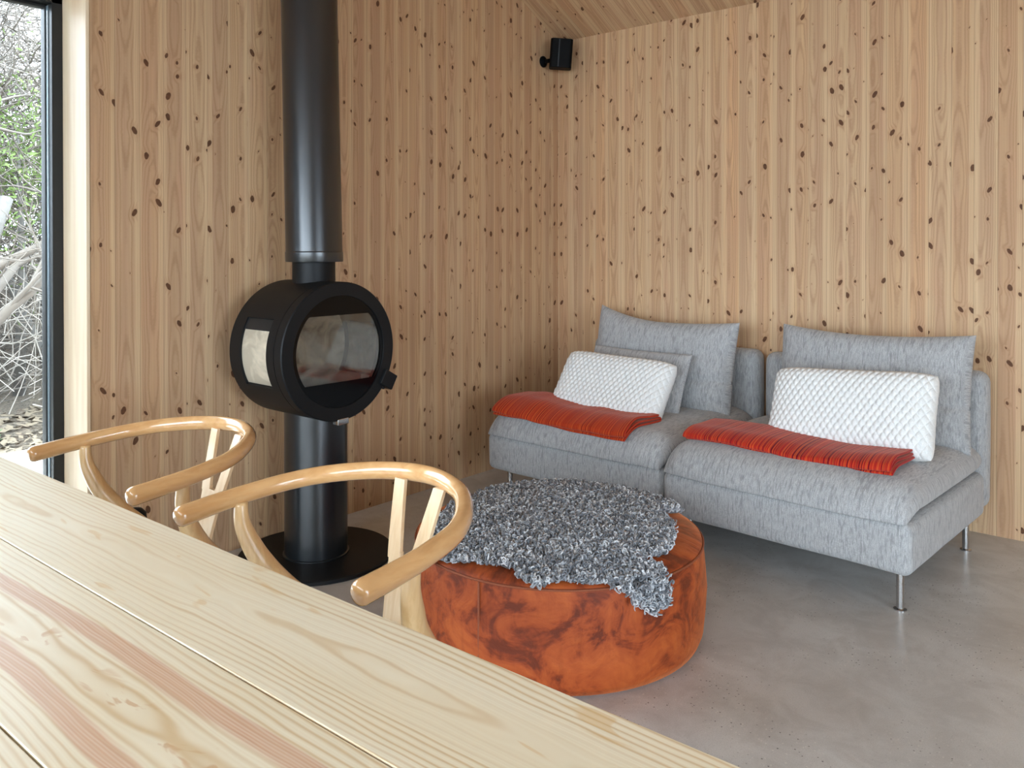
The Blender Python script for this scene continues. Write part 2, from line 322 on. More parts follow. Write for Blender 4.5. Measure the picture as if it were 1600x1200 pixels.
def glass(name, tint=(0.97, 0.985, 0.98), rough=0.0, trans=0.9, ior=1.45):
    m = bpy.data.materials.new(name); m.use_nodes = True; t = m.node_tree; t.nodes.clear()
    o = t.nodes.new('ShaderNodeOutputMaterial'); mx = t.nodes.new('ShaderNodeMixShader')
    tr = t.nodes.new('ShaderNodeBsdfTransparent'); tr.inputs[0].default_value = tint + (1,)
    gl = t.nodes.new('ShaderNodeBsdfGlossy'); gl.inputs['Roughness'].default_value = rough
    fr = t.nodes.new('ShaderNodeFresnel'); fr.inputs[0].default_value = ior
    t.links.new(fr.outputs[0], mx.inputs[0]); t.links.new(tr.outputs[0], mx.inputs[1]); t.links.new(gl.outputs[0], mx.inputs[2])
    t.links.new(mx.outputs[0], o.inputs[0]); return m
M['glass'] = glass('window_glass')
def soot_or_light_glass(name, col=(0.42, 0.39, 0.34), lo=0.02, hi=0.5, sc=7.0):
    """stove glass: clear areas with a milky film (soot, or painted chamber light) whose outline stays put"""
    m = glass(name, (0.82, 0.80, 0.77), 0.03, ior=1.5); t = m.node_tree
    o = [n for n in t.nodes if n.type == 'OUTPUT_MATERIAL'][0]; src = o.inputs[0].links[0].from_socket
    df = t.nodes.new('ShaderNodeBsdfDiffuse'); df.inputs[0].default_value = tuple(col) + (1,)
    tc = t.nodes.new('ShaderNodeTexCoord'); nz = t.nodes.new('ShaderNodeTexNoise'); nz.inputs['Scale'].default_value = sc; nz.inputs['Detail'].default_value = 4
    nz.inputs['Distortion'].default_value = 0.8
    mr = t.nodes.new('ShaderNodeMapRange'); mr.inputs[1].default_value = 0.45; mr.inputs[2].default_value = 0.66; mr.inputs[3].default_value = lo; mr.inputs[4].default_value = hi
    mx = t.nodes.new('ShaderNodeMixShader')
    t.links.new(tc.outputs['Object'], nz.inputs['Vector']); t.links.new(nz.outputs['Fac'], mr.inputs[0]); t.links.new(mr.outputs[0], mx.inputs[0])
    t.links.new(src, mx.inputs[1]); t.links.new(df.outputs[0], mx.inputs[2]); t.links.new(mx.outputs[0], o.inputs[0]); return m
M['soot'] = soot_or_light_glass('sooty_stove_glass', (0.30, 0.28, 0.23), 0.0, 0.26)
M['side_painted_light'] = soot_or_light_glass('painted_light_side_glass', (0.74, 0.64, 0.49), 0.5, 0.97, 9.0)  # beige film paints in the brightness of the daylit chamber behind the panes

# ================================================================== mesh helpers
def link_mesh(name, verts, faces, mat, parent=None, smooth=True, loc=None, rot=None):
    me = bpy.data.meshes.new(name)
    me.from_pydata([tuple(v) for v in verts], [], [tuple(f) for f in faces]); me.update()
    if mat is not None:
        for m in (mat if isinstance(mat, list) else [mat]): me.materials.append(m)
    if smooth:
        me.polygons.foreach_set('use_smooth', [True] * len(me.polygons))
    o = bpy.data.objects.new(name, me); COL.objects.link(o)
    if parent is not None: o.parent = parent
    if loc is not None: o.location = loc
    if rot is not None: o.rotation_euler = rot
    return o

class MB:
    def __init__(s): s.v = []; s.f = []
    def add(s, v, f):
        n = len(s.v); s.v += [tuple(p) for p in v]; s.f += [tuple(i + n for i in q) for q in f]; return s
    def box(s, a, b):
        x0, y0, z0 = a; x1, y1, z1 = b
        return s.add([(x0, y0, z0), (x1, y0, z0), (x1, y1, z0), (x0, y1, z0), (x0, y0, z1), (x1, y0, z1), (x1, y1, z1), (x0, y1, z1)],
                     [(0, 3, 2, 1), (4, 5, 6, 7), (0, 1, 5, 4), (1, 2, 6, 5), (2, 3, 7, 6), (3, 0, 4, 7)])
    def prism(s, poly, axis, a, b):
        """polygon (list of 2D pts) extruded along axis from a to b"""
        n = len(poly)
        def pt(p, h):
            return {0: (h, p[0], p[1]), 1: (p[0], h, p[1]), 2: (p[0], p[1], h)}[axis]
        v = [pt(p, a) for p in poly] + [pt(p, b) for p in poly]
        f = [tuple(range(n))[::-1], tuple(range(n, 2 * n))] + [(i, (i + 1) % n, n + (i + 1) % n, n + i) for i in range(n)]
        return s.add(v, f)
    def tube(s, pts, rad, n=12, caps=True, up=None):
        pts = [Vector(p) for p in pts]; rings = []
        T = []
        for i in range(len(pts)):
            a = pts[max(i - 1, 0)]; b = pts[min(i + 1, len(pts) - 1)]; T.append((b - a).normalized())
        ref = Vector(up) if up else (Vector((0, 0, 1)) if abs(T[0].z) < 0.9 else Vector((1, 0, 0)))
        nrm = (ref - T[0] * ref.dot(T[0])).normalized()
        base = len(s.v); V = []
        for i, p in enumerate(pts):
            nrm = (nrm - T[i] * nrm.dot(T[i])).normalized(); bi = T[i].cross(nrm)
            r = rad[i] if isinstance(rad, (list, tuple)) else rad
            ra, rb = r if isinstance(r, (list, tuple)) else (r, r)
            for k in range(n):
                t = 2 * math.pi * k / n
                V.append(p + nrm * (math.cos(t) * ra) + bi * (math.sin(t) * rb))
        F = []
        for i in range(len(pts) - 1):
            for k in range(n):
                a = i * n + k; b = i * n + (k + 1) % n
                F.append((a, b, b + n, a + n))
        if caps:
            F.append(tuple(range(n))[::-1]); m = (len(pts) - 1) * n; F.append(tuple(range(m, m + n)))
        return s.add(V, F)
    def lathe(s, prof, n=48, axis=2, c=(0, 0, 0)):
        V = []; F = []
        for (r, h) in prof:
            for k in range(n):
                t = 2 * math.pi * k / n; a, b = r * math.cos(t), r * math.sin(t)
                V.append((c[0] + a, c[1] + b, c[2] + h) if axis == 2 else (c[0] + h, c[1] + a, c[2] + b))
        for i in range(len(prof) - 1):
            for k in range(n):
                a = i * n + k; b = i * n + (k + 1) % n
                F.append((a, b, b + n, a + n))
        if prof[0][0] > 1e-6: F.append(tuple(range(n))[::-1])
        if prof[-1][0] > 1e-6: m = (len(prof) - 1) * n; F.append(tuple(range(m, m + n)))
        return s.add(V, F)
    def build(s, name, mat, parent=None, smooth=False, bevel=0.0, seg=2, loc=None, rot=None, auto=None):
        o = link_mesh(name, s.v, s.f, mat, parent, smooth, loc, rot)
        bm = bmesh.new(); bm.from_mesh(o.data); bmesh.ops.recalc_face_normals(bm, faces=bm.faces)
        if auto is not None:
            for e in bm.edges:
                if len(e.link_faces) == 2 and e.calc_face_angle(0) > R(auto): e.smooth = False
            for f_ in bm.faces: f_.smooth = True
        bm.to_mesh(o.data); bm.free()
        if bevel:
            b = o.modifiers.new('bevel', 'BEVEL'); b.width = bevel; b.segments = seg; b.limit_method = 'ANGLE'; b.angle_limit = R(40)
            b.harden_normals = False
            o.data.polygons.foreach_set('use_smooth', [True] * len(o.data.polygons))
            b2 = o.modifiers.new('wn', 'WEIGHTED_NORMAL'); b2.keep_sharp = True
        return o

def empty(name, loc, rz=0.0, rot=None):
    o = bpy.data.objects.new(name, None); o.empty_display_size = 0.1; COL.objects.link(o)
    o.location = loc; o.rotation_euler = rot if rot else (0, 0, rz); return o
def tag(o, label=None, cat=None, group=None, kind=None):
    if label: o['label'] = label
    if cat: o['category'] = cat
    if group: o['group'] = group
    if kind: o['kind'] = kind
    return o

def fbm(x, y, z=0.0, s=0):
    """cheap smooth pseudo noise from sines, vectorised, about -1..1"""
    r = np.random.RandomState(s); t = 0
    for i in range(6):
        k = r.uniform(-1, 1, 3); k = k / np.linalg.norm(k) * (1.0 + 0.5 * i); t = t + np.sin(k[0] * x + k[1] * y + k[2] * z + r.uniform(0, 6.28)) / (1 + 0.4 * i)
    return t / 3.0

def pillow(name, w, h, top, bot, mat, parent=None, nx=60, ny=44, ex=6, em=0.5, pinch=0.06, wr=0.006, wf=16.0, seed=0,
           shape=None, extra=None, loc=None, rot=None, rc=0.0):
    """stuffed shape in local XY, bulging to +Z by top and to -Z by bot; corners slightly drawn out"""
    us = np.sin(np.linspace(-1, 1, nx) * math.pi / 2); vs_ = np.sin(np.linspace(-1, 1, ny) * math.pi / 2)
    U, V = np.meshgrid(us, vs_)
    prof = np.clip((1 - np.abs(U) ** ex) * (1 - np.abs(V) ** ex), 0, 1) ** em
    X = U * w / 2 * (1 - pinch * (1 - V ** 2) * np.abs(U) ** 2 * 0.6); Y = V * h / 2 * (1 - pinch * (1 - U ** 2) * np.abs(V) ** 2)
    sm = np.clip((1 - np.abs(U) ** 2) * (1 - np.abs(V) ** 2) * 4, 0, 1)
    if rc: X, Y = X * (1 - rc * V ** 8 / w), Y * (1 - rc * U ** 8 / h)
    N1 = fbm(X * wf, Y * wf, 0, seed) * wr * sm; N2 = fbm(X * wf, Y * wf, 3, seed + 5) * wr * sm
    Zt = prof * top + N1; Zb = -prof * bot + N2 * prof * 0.6
    edge = (np.abs(U) > 0.9999) | (np.abs(V) > 0.9999)
    Zt = np.where(edge, 0, Zt); Zb = np.where(edge, 0, Zb)
    if extra is not None: Zt = Zt + extra(X, Y, prof); 
    if extra is not None: Zb = Zb - extra(X, Y, prof)
    if shape is not None:
        X1, Y1, Zt = shape(X, Y, Zt, U, V); X2, Y2, Zb = shape(X, Y, Zb, U, V)
    else: X1, Y1, X2, Y2 = X, Y, X, Y
    vt = np.stack([X1, Y1, Zt], -1).reshape(-1, 3); vb = np.stack([X2, Y2, Zb], -1).reshape(-1, 3)
    n = nx * ny; verts = np.concatenate([vt, vb]); F = []
    for j in range(ny - 1):
        for i in range(nx - 1):
            a = j * nx + i; F.append((a, a + 1, a + nx + 1, a + nx)); F.append((n + a, n + a + nx, n + a + nx + 1, n + a + 1))
    o = link_mesh(name, verts, F, mat, parent, True, loc, rot)
    bm = bmesh.new(); bm.from_mesh(o.data); bmesh.ops.remove_doubles(bm, verts=bm.verts, dist=0.00005)
    bmesh.ops.recalc_face_normals(bm, faces=bm.faces); bm.to_mesh(o.data); bm.free()
    return o

def soft_box(name, a, b, r, mat, parent=None, seg=5, div=10, wr=0.002, wf=9.0, seed=1, taper=None):
    bm = bmesh.new(); bmesh.ops.create_cube(bm, size=1.0)
    c = [(a[i] + b[i]) / 2 for i in range(3)]; d = [b[i] - a[i] for i in range(3)]
    for v in bm.verts: v.co = Vector((v.co[0] * d[0], v.co[1] * d[1], v.co[2] * d[2]))
    bmesh.ops.bevel(bm, geom=list(bm.edges), offset=r, segments=seg, affect='EDGES', profile=0.5)
    big = [e for e in bm.edges if e.calc_length() > 0.12]
    bmesh.ops.subdivide_edges(bm, edges=big, cuts=div, use_grid_fill=True)
    bmesh.ops.triangulate(bm, faces=[f for f in bm.faces if len(f.verts) > 4])
    P = np.array([v.co for v in bm.verts]); N = fbm(P[:, 0] * wf, P[:, 1] * wf, P[:, 2] * wf, seed) * wr
    bm.normal_update()
    for i, v in enumerate(bm.verts): v.co = v.co + v.normal * float(N[i]); 
    for v in bm.verts: v.co = v.co + Vector(c)
    if taper:
        for v in bm.verts: v.co = taper(v.co)
    me = bpy.data.meshes.new(name); bm.to_mesh(me); bm.free(); me.materials.append(mat)
    me.polygons.foreach_set('use_smooth', [True] * len(me.polygons))
    o = bpy.data.objects.new(name, me); COL.objects.link(o)
    if parent: o.parent = parent
    return o

# ================================================================== the room
EAVE = 2.445; SL = 0.51; YN = -5.9; XE = 6.6; RIDGE_Y = YN / 2; RIDGE_Z = EAVE - SL * RIDGE_Y
def roof(y): return EAVE + SL * (-y if y > RIDGE_Y else (y - YN))

m = MB().box((-0.3, YN - 0.3, -0.15), (XE + 0.2, 0.2, 0.0)); tag(m.build('floor', M['concrete']), kind='structure')
m = MB().box((-0.3, 0.0, 0.0), (XE + 0.2, 0.2, EAVE + 0.02)); tag(m.build('wall_right', M['wall_right']), kind='structure')
WY1, WY0, WT = -2.726, -5.75, 2.115      # gable window opening
m = MB()
QY1, QY0, QT = -2.713, WY0 - 0.013, WT + 0.013      # rough opening behind the pale lining
m.prism([(0.0, 0.0), (0.0, EAVE), (QY1, roof(QY1)), (QY1, 0.0)], 0, -0.28, 0.0)
m.prism([(QY1, QT), (QY1, roof(QY1)), (RIDGE_Y, RIDGE_Z), (QY0, roof(QY0)), (QY0, QT)], 0, -0.28, 0.0)
m.prism([(QY0, 0.0), (QY0, roof(QY0)), (YN, EAVE), (YN, 0.0)], 0, -0.28, 0.0)
tag(m.build('wall_left', M['wall_left']), kind='structure')
FY0, FY1, FT = -5.2, -2.6, 2.3         # unseen glazing added in the far gable to brighten the left wall
m = MB()
m.prism([(0.0, 0.0), (0.0, EAVE), (FY1, roof(FY1)), (FY1, 0.0)], 0, XE, XE + 0.2)
m.prism([(FY1, FT), (FY1, roof(FY1)), (RIDGE_Y, RIDGE_Z), (FY0, roof(FY0)), (FY0, FT)], 0, XE, XE + 0.2)
m.prism([(FY0, 0.0), (FY0, roof(FY0)), (YN, EAVE), (YN, 0.0)], 0, XE, XE + 0.2)
tag(m.build('wall_far', M['wall_left']), kind='structure')
LX0, LX1, LT = 0.15, 6.3, 2.36
m = MB().box((-0.28, YN - 0.25, 0), (LX0, YN, EAVE)).box((LX1, YN - 0.25, 0), (XE + 0.2, YN, EAVE)).box((LX0, YN - 0.25, LT), (LX1, YN, EAVE))
tag(m.build('wall_near', M['wall_right']), kind='structure')
m = MB()
m.prism([(0.25, roof(0) - 0.1275), (RIDGE_Y, RIDGE_Z), (YN - 0.3, EAVE - 0.153), (YN - 0.3, EAVE + 0.0), (RIDGE_Y, RIDGE_Z + 0.15), (0.25, roof(0) + 0.03)], 0, -0.3, XE + 0.25)
tag(m.build('ceiling', M['ceiling']), kind='structure')

# gable window: pale lining, black frame, glass
m = MB()
m.box((-0.1915, WY1, 0.0), (0.004, WY1 + 0.0125, WT + 0.0125))
m.box((-0.1915, WY0 - 0.0125, 0.0), (0.004, WY0, WT + 0.0125))
m.box((-0.1915, WY0, WT), (0.004, WY1, WT + 0.0125))
tag(m.build('trim_1', M['reveal'], bevel=0.0015), kind='structure')
win = empty('window_1', (0, 0, 0)); tag(win, kind='structure')
m = MB()
m.box((-0.275, WY1 - 0.036, 0.0), (-0.192, WY1, WT)); m.box((-0.275, WY0, 0.0), (-0.192, WY0 + 0.036, WT))
m.box((-0.275, WY0, WT - 0.02), (-0.192, WY1, WT)); m.box((-0.275, WY0, 0.0), (-0.192, WY1, 0.035))
# sash, set a little further out
m.box((-0.272, WY1 - 0.044, 0.03), (-0.236, WY1 - 0.036, WT - 0.02)); m.box((-0.272, WY0 + 0.036, WT - 0.03), (-0.236, WY1 - 0.036, WT - 0.02))
m.box((-0.275, -4.27, 0.03), (-0.215, -4.21, WT - 0.02))
m.build('window_frame', M['frame'], win, bevel=0.0015)
m = MB().box((-0.236, WY1 - 0.0395, 0.03), (-0.222, WY1 - 0.0355, WT - 0.025)); m.build('glazing_bead', M['bead'], win)
m = MB().box((-0.258, WY0 + 0.03, 0.03), (-0.252, WY1 - 0.04, WT - 0.02)); m.build('glass', M['glass'], win)
# long glazed wall behind the table
win = empty('window_2', (0, YN, 0)); tag(win, kind='structure')
m = MB()
xs = [LX0, LX0 + 1.5375, LX0 + 3.075, LX0 + 4.6125, LX1]
for i, x in enumerate(xs):
    a = 0.06; x0 = x if i == 0 else (x - a if i == 4 else x - a / 2); m.box((x0, -0.2, 0.0), (x0 + a, -0.12, LT))
m.box((LX0, -0.2, 0.0), (LX1, -0.12, 0.05)); m.box((LX0, -0.2, LT - 0.05), (LX1, -0.12, LT))
m.build('window_frame', M['frame'], win)
for i in range(4):
    MB().box((xs[i] + 0.03, -0.165, 0.05), (xs[i + 1] - 0.03, -0.159, LT - 0.05)).build('glass', M['glass'], win)

win = empty('added_window_3', (XE, 0, 0)); tag(win, kind='structure'); m = MB()  # added glazing out of view, lets in extra light from the right
ys = [FY0, FY0 + 0.87, FY0 + 1.74, FY1]
for i, y in enumerate(ys):
    y0 = y if i == 0 else (y - 0.06 if i == 3 else y - 0.03); m.box((0.10, y0, 0.0), (0.18, y0 + 0.06, FT))
m.box((0.10, FY0, 0.0), (0.18, FY1, 0.05)); m.box((0.10, FY0, FT - 0.05), (0.18, FY1, FT)); m.build('window_frame', M['frame'], win)
for i in range(3): MB().box((0.14, ys[i] + 0.03, 0.05), (0.146, ys[i + 1] - 0.03, FT - 0.05)).build('glass', M['glass'], win)

# ================================================================== stove
st = empty('wood_stove', (0.305, -1.985, 0.0))
tag(st, 'black round drum wood stove on a pillar with a tall flue pipe', 'stove')
MB().lathe([(0.0, 0.0), (0.296, 0.0), (0.3, 0.004), (0.3, 0.014), (0.296, 0.018), (0.0, 0.018)], 96).build('base_plate', M['black'], st, auto=30)
MB().lathe([(0.128, 0.018), (0.128, 0.022), (0.1215, 0.024), (0.1215, 0.60)], 72).build('pillar', M['pipe'], st, auto=30)
# drum: axis along X (local), centre height .822
ZC = 0.822; RO = 0.264; X0 = -0.165; X1 = 0.125; X2 = 0.172; YC = -0.012
def shell(x0, x1, ro, ri, holes, n=144, nxs=None):
    """tube wall along X with openings (xa, xb, angle a, angle b); angle 0 = -Y side, positive up"""
    mb = MB(); xs_ = sorted(set([x0, x1] + [h[i] for h in holes for i in (0, 1)]))
    A = [2 * math.pi * k / n for k in range(n)]
    def inhole(xm, am):
        am = (am + math.pi) % (2 * math.pi) - math.pi
        for h in holes:
            d = (am - h[4] + math.pi) % (2 * math.pi) - math.pi
            if h[0] < xm < h[1] and h[2] < d < h[3]: return True
        return False
    def pt(x, r, t): return (x, YC - r * math.cos(t), ZC + r * math.sin(t))
    idx = {}
    def vid(i, j, r):
        key = (i, j % n, r)
        if key not in idx: idx[key] = len(mb.v); mb.v.append(pt(xs_[i], r, A[j % n]))
        return idx[key]
    cell = [[inhole((xs_[i] + xs_[i + 1]) / 2, A[j] + math.pi / n) for j in range(n)] for i in range(len(xs_) - 1)]
    for i in range(len(xs_) - 1):
        for j in range(n):
            if cell[i][j]: continue
            mb.f.append((vid(i, j, ro), vid(i + 1, j, ro), vid(i + 1, j + 1, ro), vid(i, j + 1, ro)))
            mb.f.append((vid(i, j, ri), vid(i, j + 1, ri), vid(i + 1, j + 1, ri), vid(i + 1, j, ri)))
            if i == 0 or cell[i - 1][j]: mb.f.append((vid(i, j, ro), vid(i, j + 1, ro), vid(i, j + 1, ri), vid(i, j, ri)))
            if i == len(xs_) - 2 or cell[i + 1][j]: mb.f.append((vid(i + 1, j, ro), vid(i + 1, j, ri), vid(i + 1, j + 1, ri), vid(i + 1, j + 1, ro)))
            if cell[i][j - 1]: mb.f.append((vid(i, j, ro), vid(i, j, ri), vid(i + 1, j, ri), vid(i + 1, j, ro)))
            if cell[i][(j + 1) % n]: mb.f.append((vid(i, j + 1, ro), vid(i + 1, j + 1, ro), vid(i + 1, j + 1, ri), vid(i, j + 1, ri)))
    return mb
HX0, HX1 = -0.095, 0.078
holes = [(HX0, HX1, R(-27), R(31), 0.0), (HX0, HX1, R(-31), R(27), math.pi)]
drum = shell(X0, X1, RO, RO - 0.012, holes).build('firebox', M['black'], st, auto=40)
MB().lathe([(0.0, X0 - 0.004), (RO - 0.02, X0 - 0.004), (RO, X0), (RO, X0 + 0.01), (0.0, X0 + 0.01)], 96, 0, (0, YC, ZC)).build('back_plate', M['black'], st, auto=30)
# side panes
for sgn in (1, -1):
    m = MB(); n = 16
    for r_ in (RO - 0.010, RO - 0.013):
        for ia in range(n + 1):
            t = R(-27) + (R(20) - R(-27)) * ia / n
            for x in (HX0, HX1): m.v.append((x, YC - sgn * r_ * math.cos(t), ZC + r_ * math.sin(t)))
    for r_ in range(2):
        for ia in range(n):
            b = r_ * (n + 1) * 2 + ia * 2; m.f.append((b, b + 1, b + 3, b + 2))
    m.build('side_glass', M['side_painted_light'], st, smooth=True)
    m = MB(); n = 8
    for r_ in (RO - 0.006, RO - 0.015):
        for ia in range(n + 1):
            t = R(20) + R(11) * ia / n
            for x in (HX0, HX1): m.v.append((x, YC - sgn * r_ * math.cos(t), ZC + r_ * math.sin(t)))
    for r_ in range(2):
        for ia in range(n):
            b = r_ * (n + 1) * 2 + ia * 2; m.f.append((b, b + 1, b + 3, b + 2))
    m.f.append((0, 1, 2 * (n + 1) + 1, 2 * (n + 1)))
    m.build('side_glass_mask', M['greyplastic'], st, smooth=False)
# chamber lining: pale bricks, open at the sides and the front
def lining():
    mb = MB(); ri = RO - 0.035
    # back wall, dished
    mb.lathe([(0.0, X0 + 0.03), (0.13, X0 + 0.03), (0.19, X0 + 0.045), (ri, X0 + 0.07), (ri, X0 + 0.012), (0.0, X0 + 0.012)], 64, 0, (0, YC, ZC))
    # floor bed and ceiling bricks
    mb.box((X0 + 0.02, YC - 0.205, ZC - 0.15), (X1 + 0.01, YC + 0.205, ZC - 0.125))
    mb.box((X0 + 0.02, YC - 0.19, ZC + 0.155), (X1 + 0.0, YC + 0.19, ZC + 0.175))
    return mb
lining().build('chamber_lining', M['vermiculite'], st, auto=30)
rng = np.random.RandomState(4); ash = MB(); nA = 40; NB = 26
gx = np.linspace(X0 + 0.03, X1 + 0.005, NB); gy = np.linspace(YC - 0.2, YC + 0.2, nA)
for i in range(NB):
    for j in range(nA):
        e = min(1, 6 * min(i, NB - 1 - i) / NB, 6 * min(j, nA - 1 - j) / nA)
        ash.v.append((gx[i], gy[j], ZC - 0.123 + e * (0.012 + 0.008 * rng.rand() + 0.010 * math.sin(gy[j] * 25) ** 2)))
for i in range(NB - 1):
    for j in range(nA - 1): a = i * nA + j; ash.f.append((a, a + nA, a + nA + 1, a + 1))
ash.build('ash_bed', flat('pale_ash', (0.50, 0.47, 0.43), 0.95), st, smooth=True)
# door: thick ring with a round glass whose upper and lower parts are black
def door():
    mb = MB(); n = 160; zt, zb, rg = 0.138, -0.116, 0.203; inner = []
    outer = [(RO - 0.004) * 1.0] * n
    V = []
    for k in range(n):
        t = 2 * math.pi * k / n; c_, s_ = math.cos(t), math.sin(t)
        V.append([(X1 + 0.003, RO), (X2 - 0.004, RO), (X2, RO - 0.004), (X2, 0.213), (X2 - 0.004, 0.212)])
    for k in range(n):
        t = 2 * math.pi * k / n; c_, s_ = math.cos(t), math.sin(t)
        for (x, r) in V[k]: mb.v.append((x, YC + r * c_, ZC + r * s_))
    L = 5
    for k in range(n):
        b = (k + 1) % n
        for i in range(L - 1): mb.f.append((k * L + i, k * L + i + 1, b * L + i + 1, b * L + i))
    # back face of the ring
    s0 = len(mb.v)
    for k in range(n):
        t = 2 * math.pi * k / n
        mb.v.append((X1 + 0.003, YC + 0.212 * math.cos(t), ZC + 0.212 * math.sin(t)))
    for k in range(n):
        b = (k + 1) % n; mb.f.append((k * L, b * L, s0 + b, s0 + k)); mb.f.append((k * L + 4, b * L + 4, s0 + b, s0 + k))
    return mb
dr = door().build('door', M['black'], st, auto=35)
# black print on the glass (annular, with a wide flat clear field)
mb = MB(); n = 160
for x in (X2 - 0.0045, X2 - 0.0065):
    for k in range(n):
        t = 2 * math.pi * k / n; c_, s_ = math.cos(t), math.sin(t)
        ri = 0.197
        if s_ > 0: ri = min(ri, 0.138 / max(s_, 1e-6))
        else: ri = min(ri, 0.116 / max(-s_, 1e-6))
        mb.v.append((x, YC + 0.212 * c_, ZC + 0.212 * s_)); mb.v.append((x, YC + ri * c_, ZC + ri * s_))
for l in range(2):
    for k in range(n):
        b = (k + 1) % n; o_ = l * 2 * n; mb.f.append((o_ + 2 * k, o_ + 2 * b, o_ + 2 * b + 1, o_ + 2 * k + 1))
for k in range(n):
    b = (k + 1) % n; mb.f.append((2 * k + 1, 2 * b + 1, 2 * n + 2 * b + 1, 2 * n + 2 * k + 1))
mb.build('black_glass_border', M['blackgloss'], dr, smooth=False)
MB().lathe([(0.0, X2 - 0.0075), (0.211, X2 - 0.0075), (0.211, X2 - 0.0085), (0.0, X2 - 0.0085)], 96, 0, (0, YC, ZC)).build('door_glass', M['soot'], dr)
# latch block low on the right of the door and the small air lever below
def rotx_box(mb, a, b, ang, c):
    t = MB().box(a, b); ca, sa = math.cos(ang), math.sin(ang)
    mb.add([(x, c[0] + y * ca - z * sa, c[1] + y * sa + z * ca) for x, y, z in t.v], t.f)
mb = MB(); rotx_box(mb, (X1 + 0.008, 0.232, -0.032), (X2 + 0.014, 0.300, 0.030), R(-30), (YC, ZC)); mb.build('door_handle', M['black'], st, bevel=0.004)
mb = MB(); rotx_box(mb, (X2 - 0.03, 0.255, -0.026), (X2 + 0.004, 0.279, 0.026), R(-88), (YC, ZC)); mb.build('air_lever', M['steel'], st, bevel=0.003)
m = MB().lathe([(0.006, X2 - 0.006), (0.006, X2 + 0.003), (0.0, X2 + 0.003)], 16, 0, (0, YC + 0.21, ZC - 0.165)); m.build('door_screw', M['black'], st, smooth=True)
# collar and flue, leaning very slightly
def lean(mb, z0, k): mb.v = [(x - (z - z0) * k, y, z) for x, y, z in mb.v]; return mb
m = MB().lathe([(0.083, 1.04), (0.083, 1.175)], 64, 2, (-0.012, 0.0, 0)); m.build('flue_collar', M['black'], st, auto=30)
m = MB().lathe([(0.083, 1.160), (0.110, 1.160), (0.1115, 1.163), (0.1115, 1.197), (0.1100, 1.199), (0.1095, 1.202), (0.1095, roof(-1.985) - 0.03)], 96, 2, (-0.008, 0.0, 0))
lean(m, 1.16, 0.030).build('flue_pipe', M['pipe'], st, auto=30)

# ================================================================== sofa modules
def sofa(name, loc, rz, label, group=None, W_=0.95):
    """origin: front left corner on the floor; x to the right, y towards the wall"""
    t = empty(name, loc, rz); tag(t, label, 'sofa', group)
    D_ = 0.985
    soft_box('base_frame', (0, 0, 0.137), (W_, D_ - 0.10, 0.312), 0.030, M['sofa'], t, div=14, wr=0.003)
    def sag(co):
        z = co.z
        if z > 0.6: pass
        return co
    soft_box('backrest', (-0.003, D_ - 0.115, 0.150), (W_ + 0.003, D_, 0.712), 0.046, M['sofa'], t, div=12, wr=0.002, seed=4)
    def shape(X, Y, Z, U, V):
        # front edge droops over the frame
        d = np.clip((-Y - (0.44 - 0.12)) / 0.12, 0, 1.2)
        zz = Z - 0.050 * d ** 2
        dx = np.clip((np.abs(X) - 0.37) / 0.10, 0, 1.2)
        zz = zz - 0.018 * dx ** 2
        return X, Y - 0.004 * d, zz
    pillow('seat_cushion', W_ + 0.006, 0.905, 0.062, 0.036, M['sofa'], t, nx=90, ny=90, ex=12, em=0.42, pinch=0.0, wr=0.0045, wf=11.0, seed=7, rc=0.03,
           shape=shape, loc=(W_ / 2, 0.438, 0.377))
    for x in (0.085, W_ - 0.055):
        for y in (0.075, D_ - 0.16):
            MB().lathe([(0.0, 0.0), (0.021, 0.0), (0.021, 0.004), (0.0125, 0.007), (0.0125, 0.142)], 24, 2, (x, y, 0)).build('leg', M['steel'], t, auto=30)
    return t
sofa('sofa_module', (0.300, -0.975, 0.0), R(-1.6), 'light grey armless sofa seat in the corner by the left wall', 'grey armless sofa seats', 0.985)
sofa('sofa_module', (1.300, -1.028, 0.0), R(-3.6), 'light grey armless sofa seat on the right with a steel leg in view', 'grey armless sofa seats')

def cushion_thing(name, label, cat, loc, rot, group=None): 
    t = empty(name, loc, rot=rot); return tag(t, label, cat, group)

# back cushions (upright, leaning on the backrests). local X width, local Y height, local Z towards the room
def back_cushion(loc, rot, w, h, label, seed, peak=0.0):
    def shp(X, Y, Z, U, V):
        Yn = Y + peak * np.clip(-U, 0, 1) ** 2 * np.clip(V, 0, 1) - 0.012 * np.clip(1 - U ** 2, 0, 1) * np.clip(V, 0, 1)
        crease = -0.014 * np.exp(-((Y + h * 0.12 + 0.01 * np.sin(X * 9)) / 0.012) ** 2) * np.clip((U - 0.1) * 2, 0, 1)
        return X, Yn, np.where(Z > 0, Z + crease, Z)
    t = tag(empty('back_cushion', loc, rot=rot), label, 'cushion', 'grey back cushions')
    pillow('cover', w, h, 0.085, 0.075, M['sofa'], t, nx=80, ny=60, ex=5, em=0.5, pinch=0.05, wr=0.007, wf=13, seed=seed, shape=shp)
    return t
back_cushion((0.855, -0.265, 0.622), (R(78), R(0), R(-2)), 0.82, 0.47, 'large grey back cushion with a peaked corner on the corner sofa seat', 2, 0.05)
back_cushion((1.885, -0.305, 0.630), (R(78), R(-1), R(-3)), 0.80, 0.47, 'large grey back cushion behind the white cushion on the right sofa seat', 9, 0.01)
t = tag(empty('lumbar_cushion', (0.815, -0.455, 0.555), rot=(R(66), 0, R(-3))), 'small flat grey cushion between the white cushion and the back cushion', 'cushion')
pillow('cover', 0.58, 0.32, 0.035, 0.035, M['sofa'], t, nx=60, ny=40, ex=5, em=0.5, pinch=0.04, wr=0.004, wf=14, seed=12)

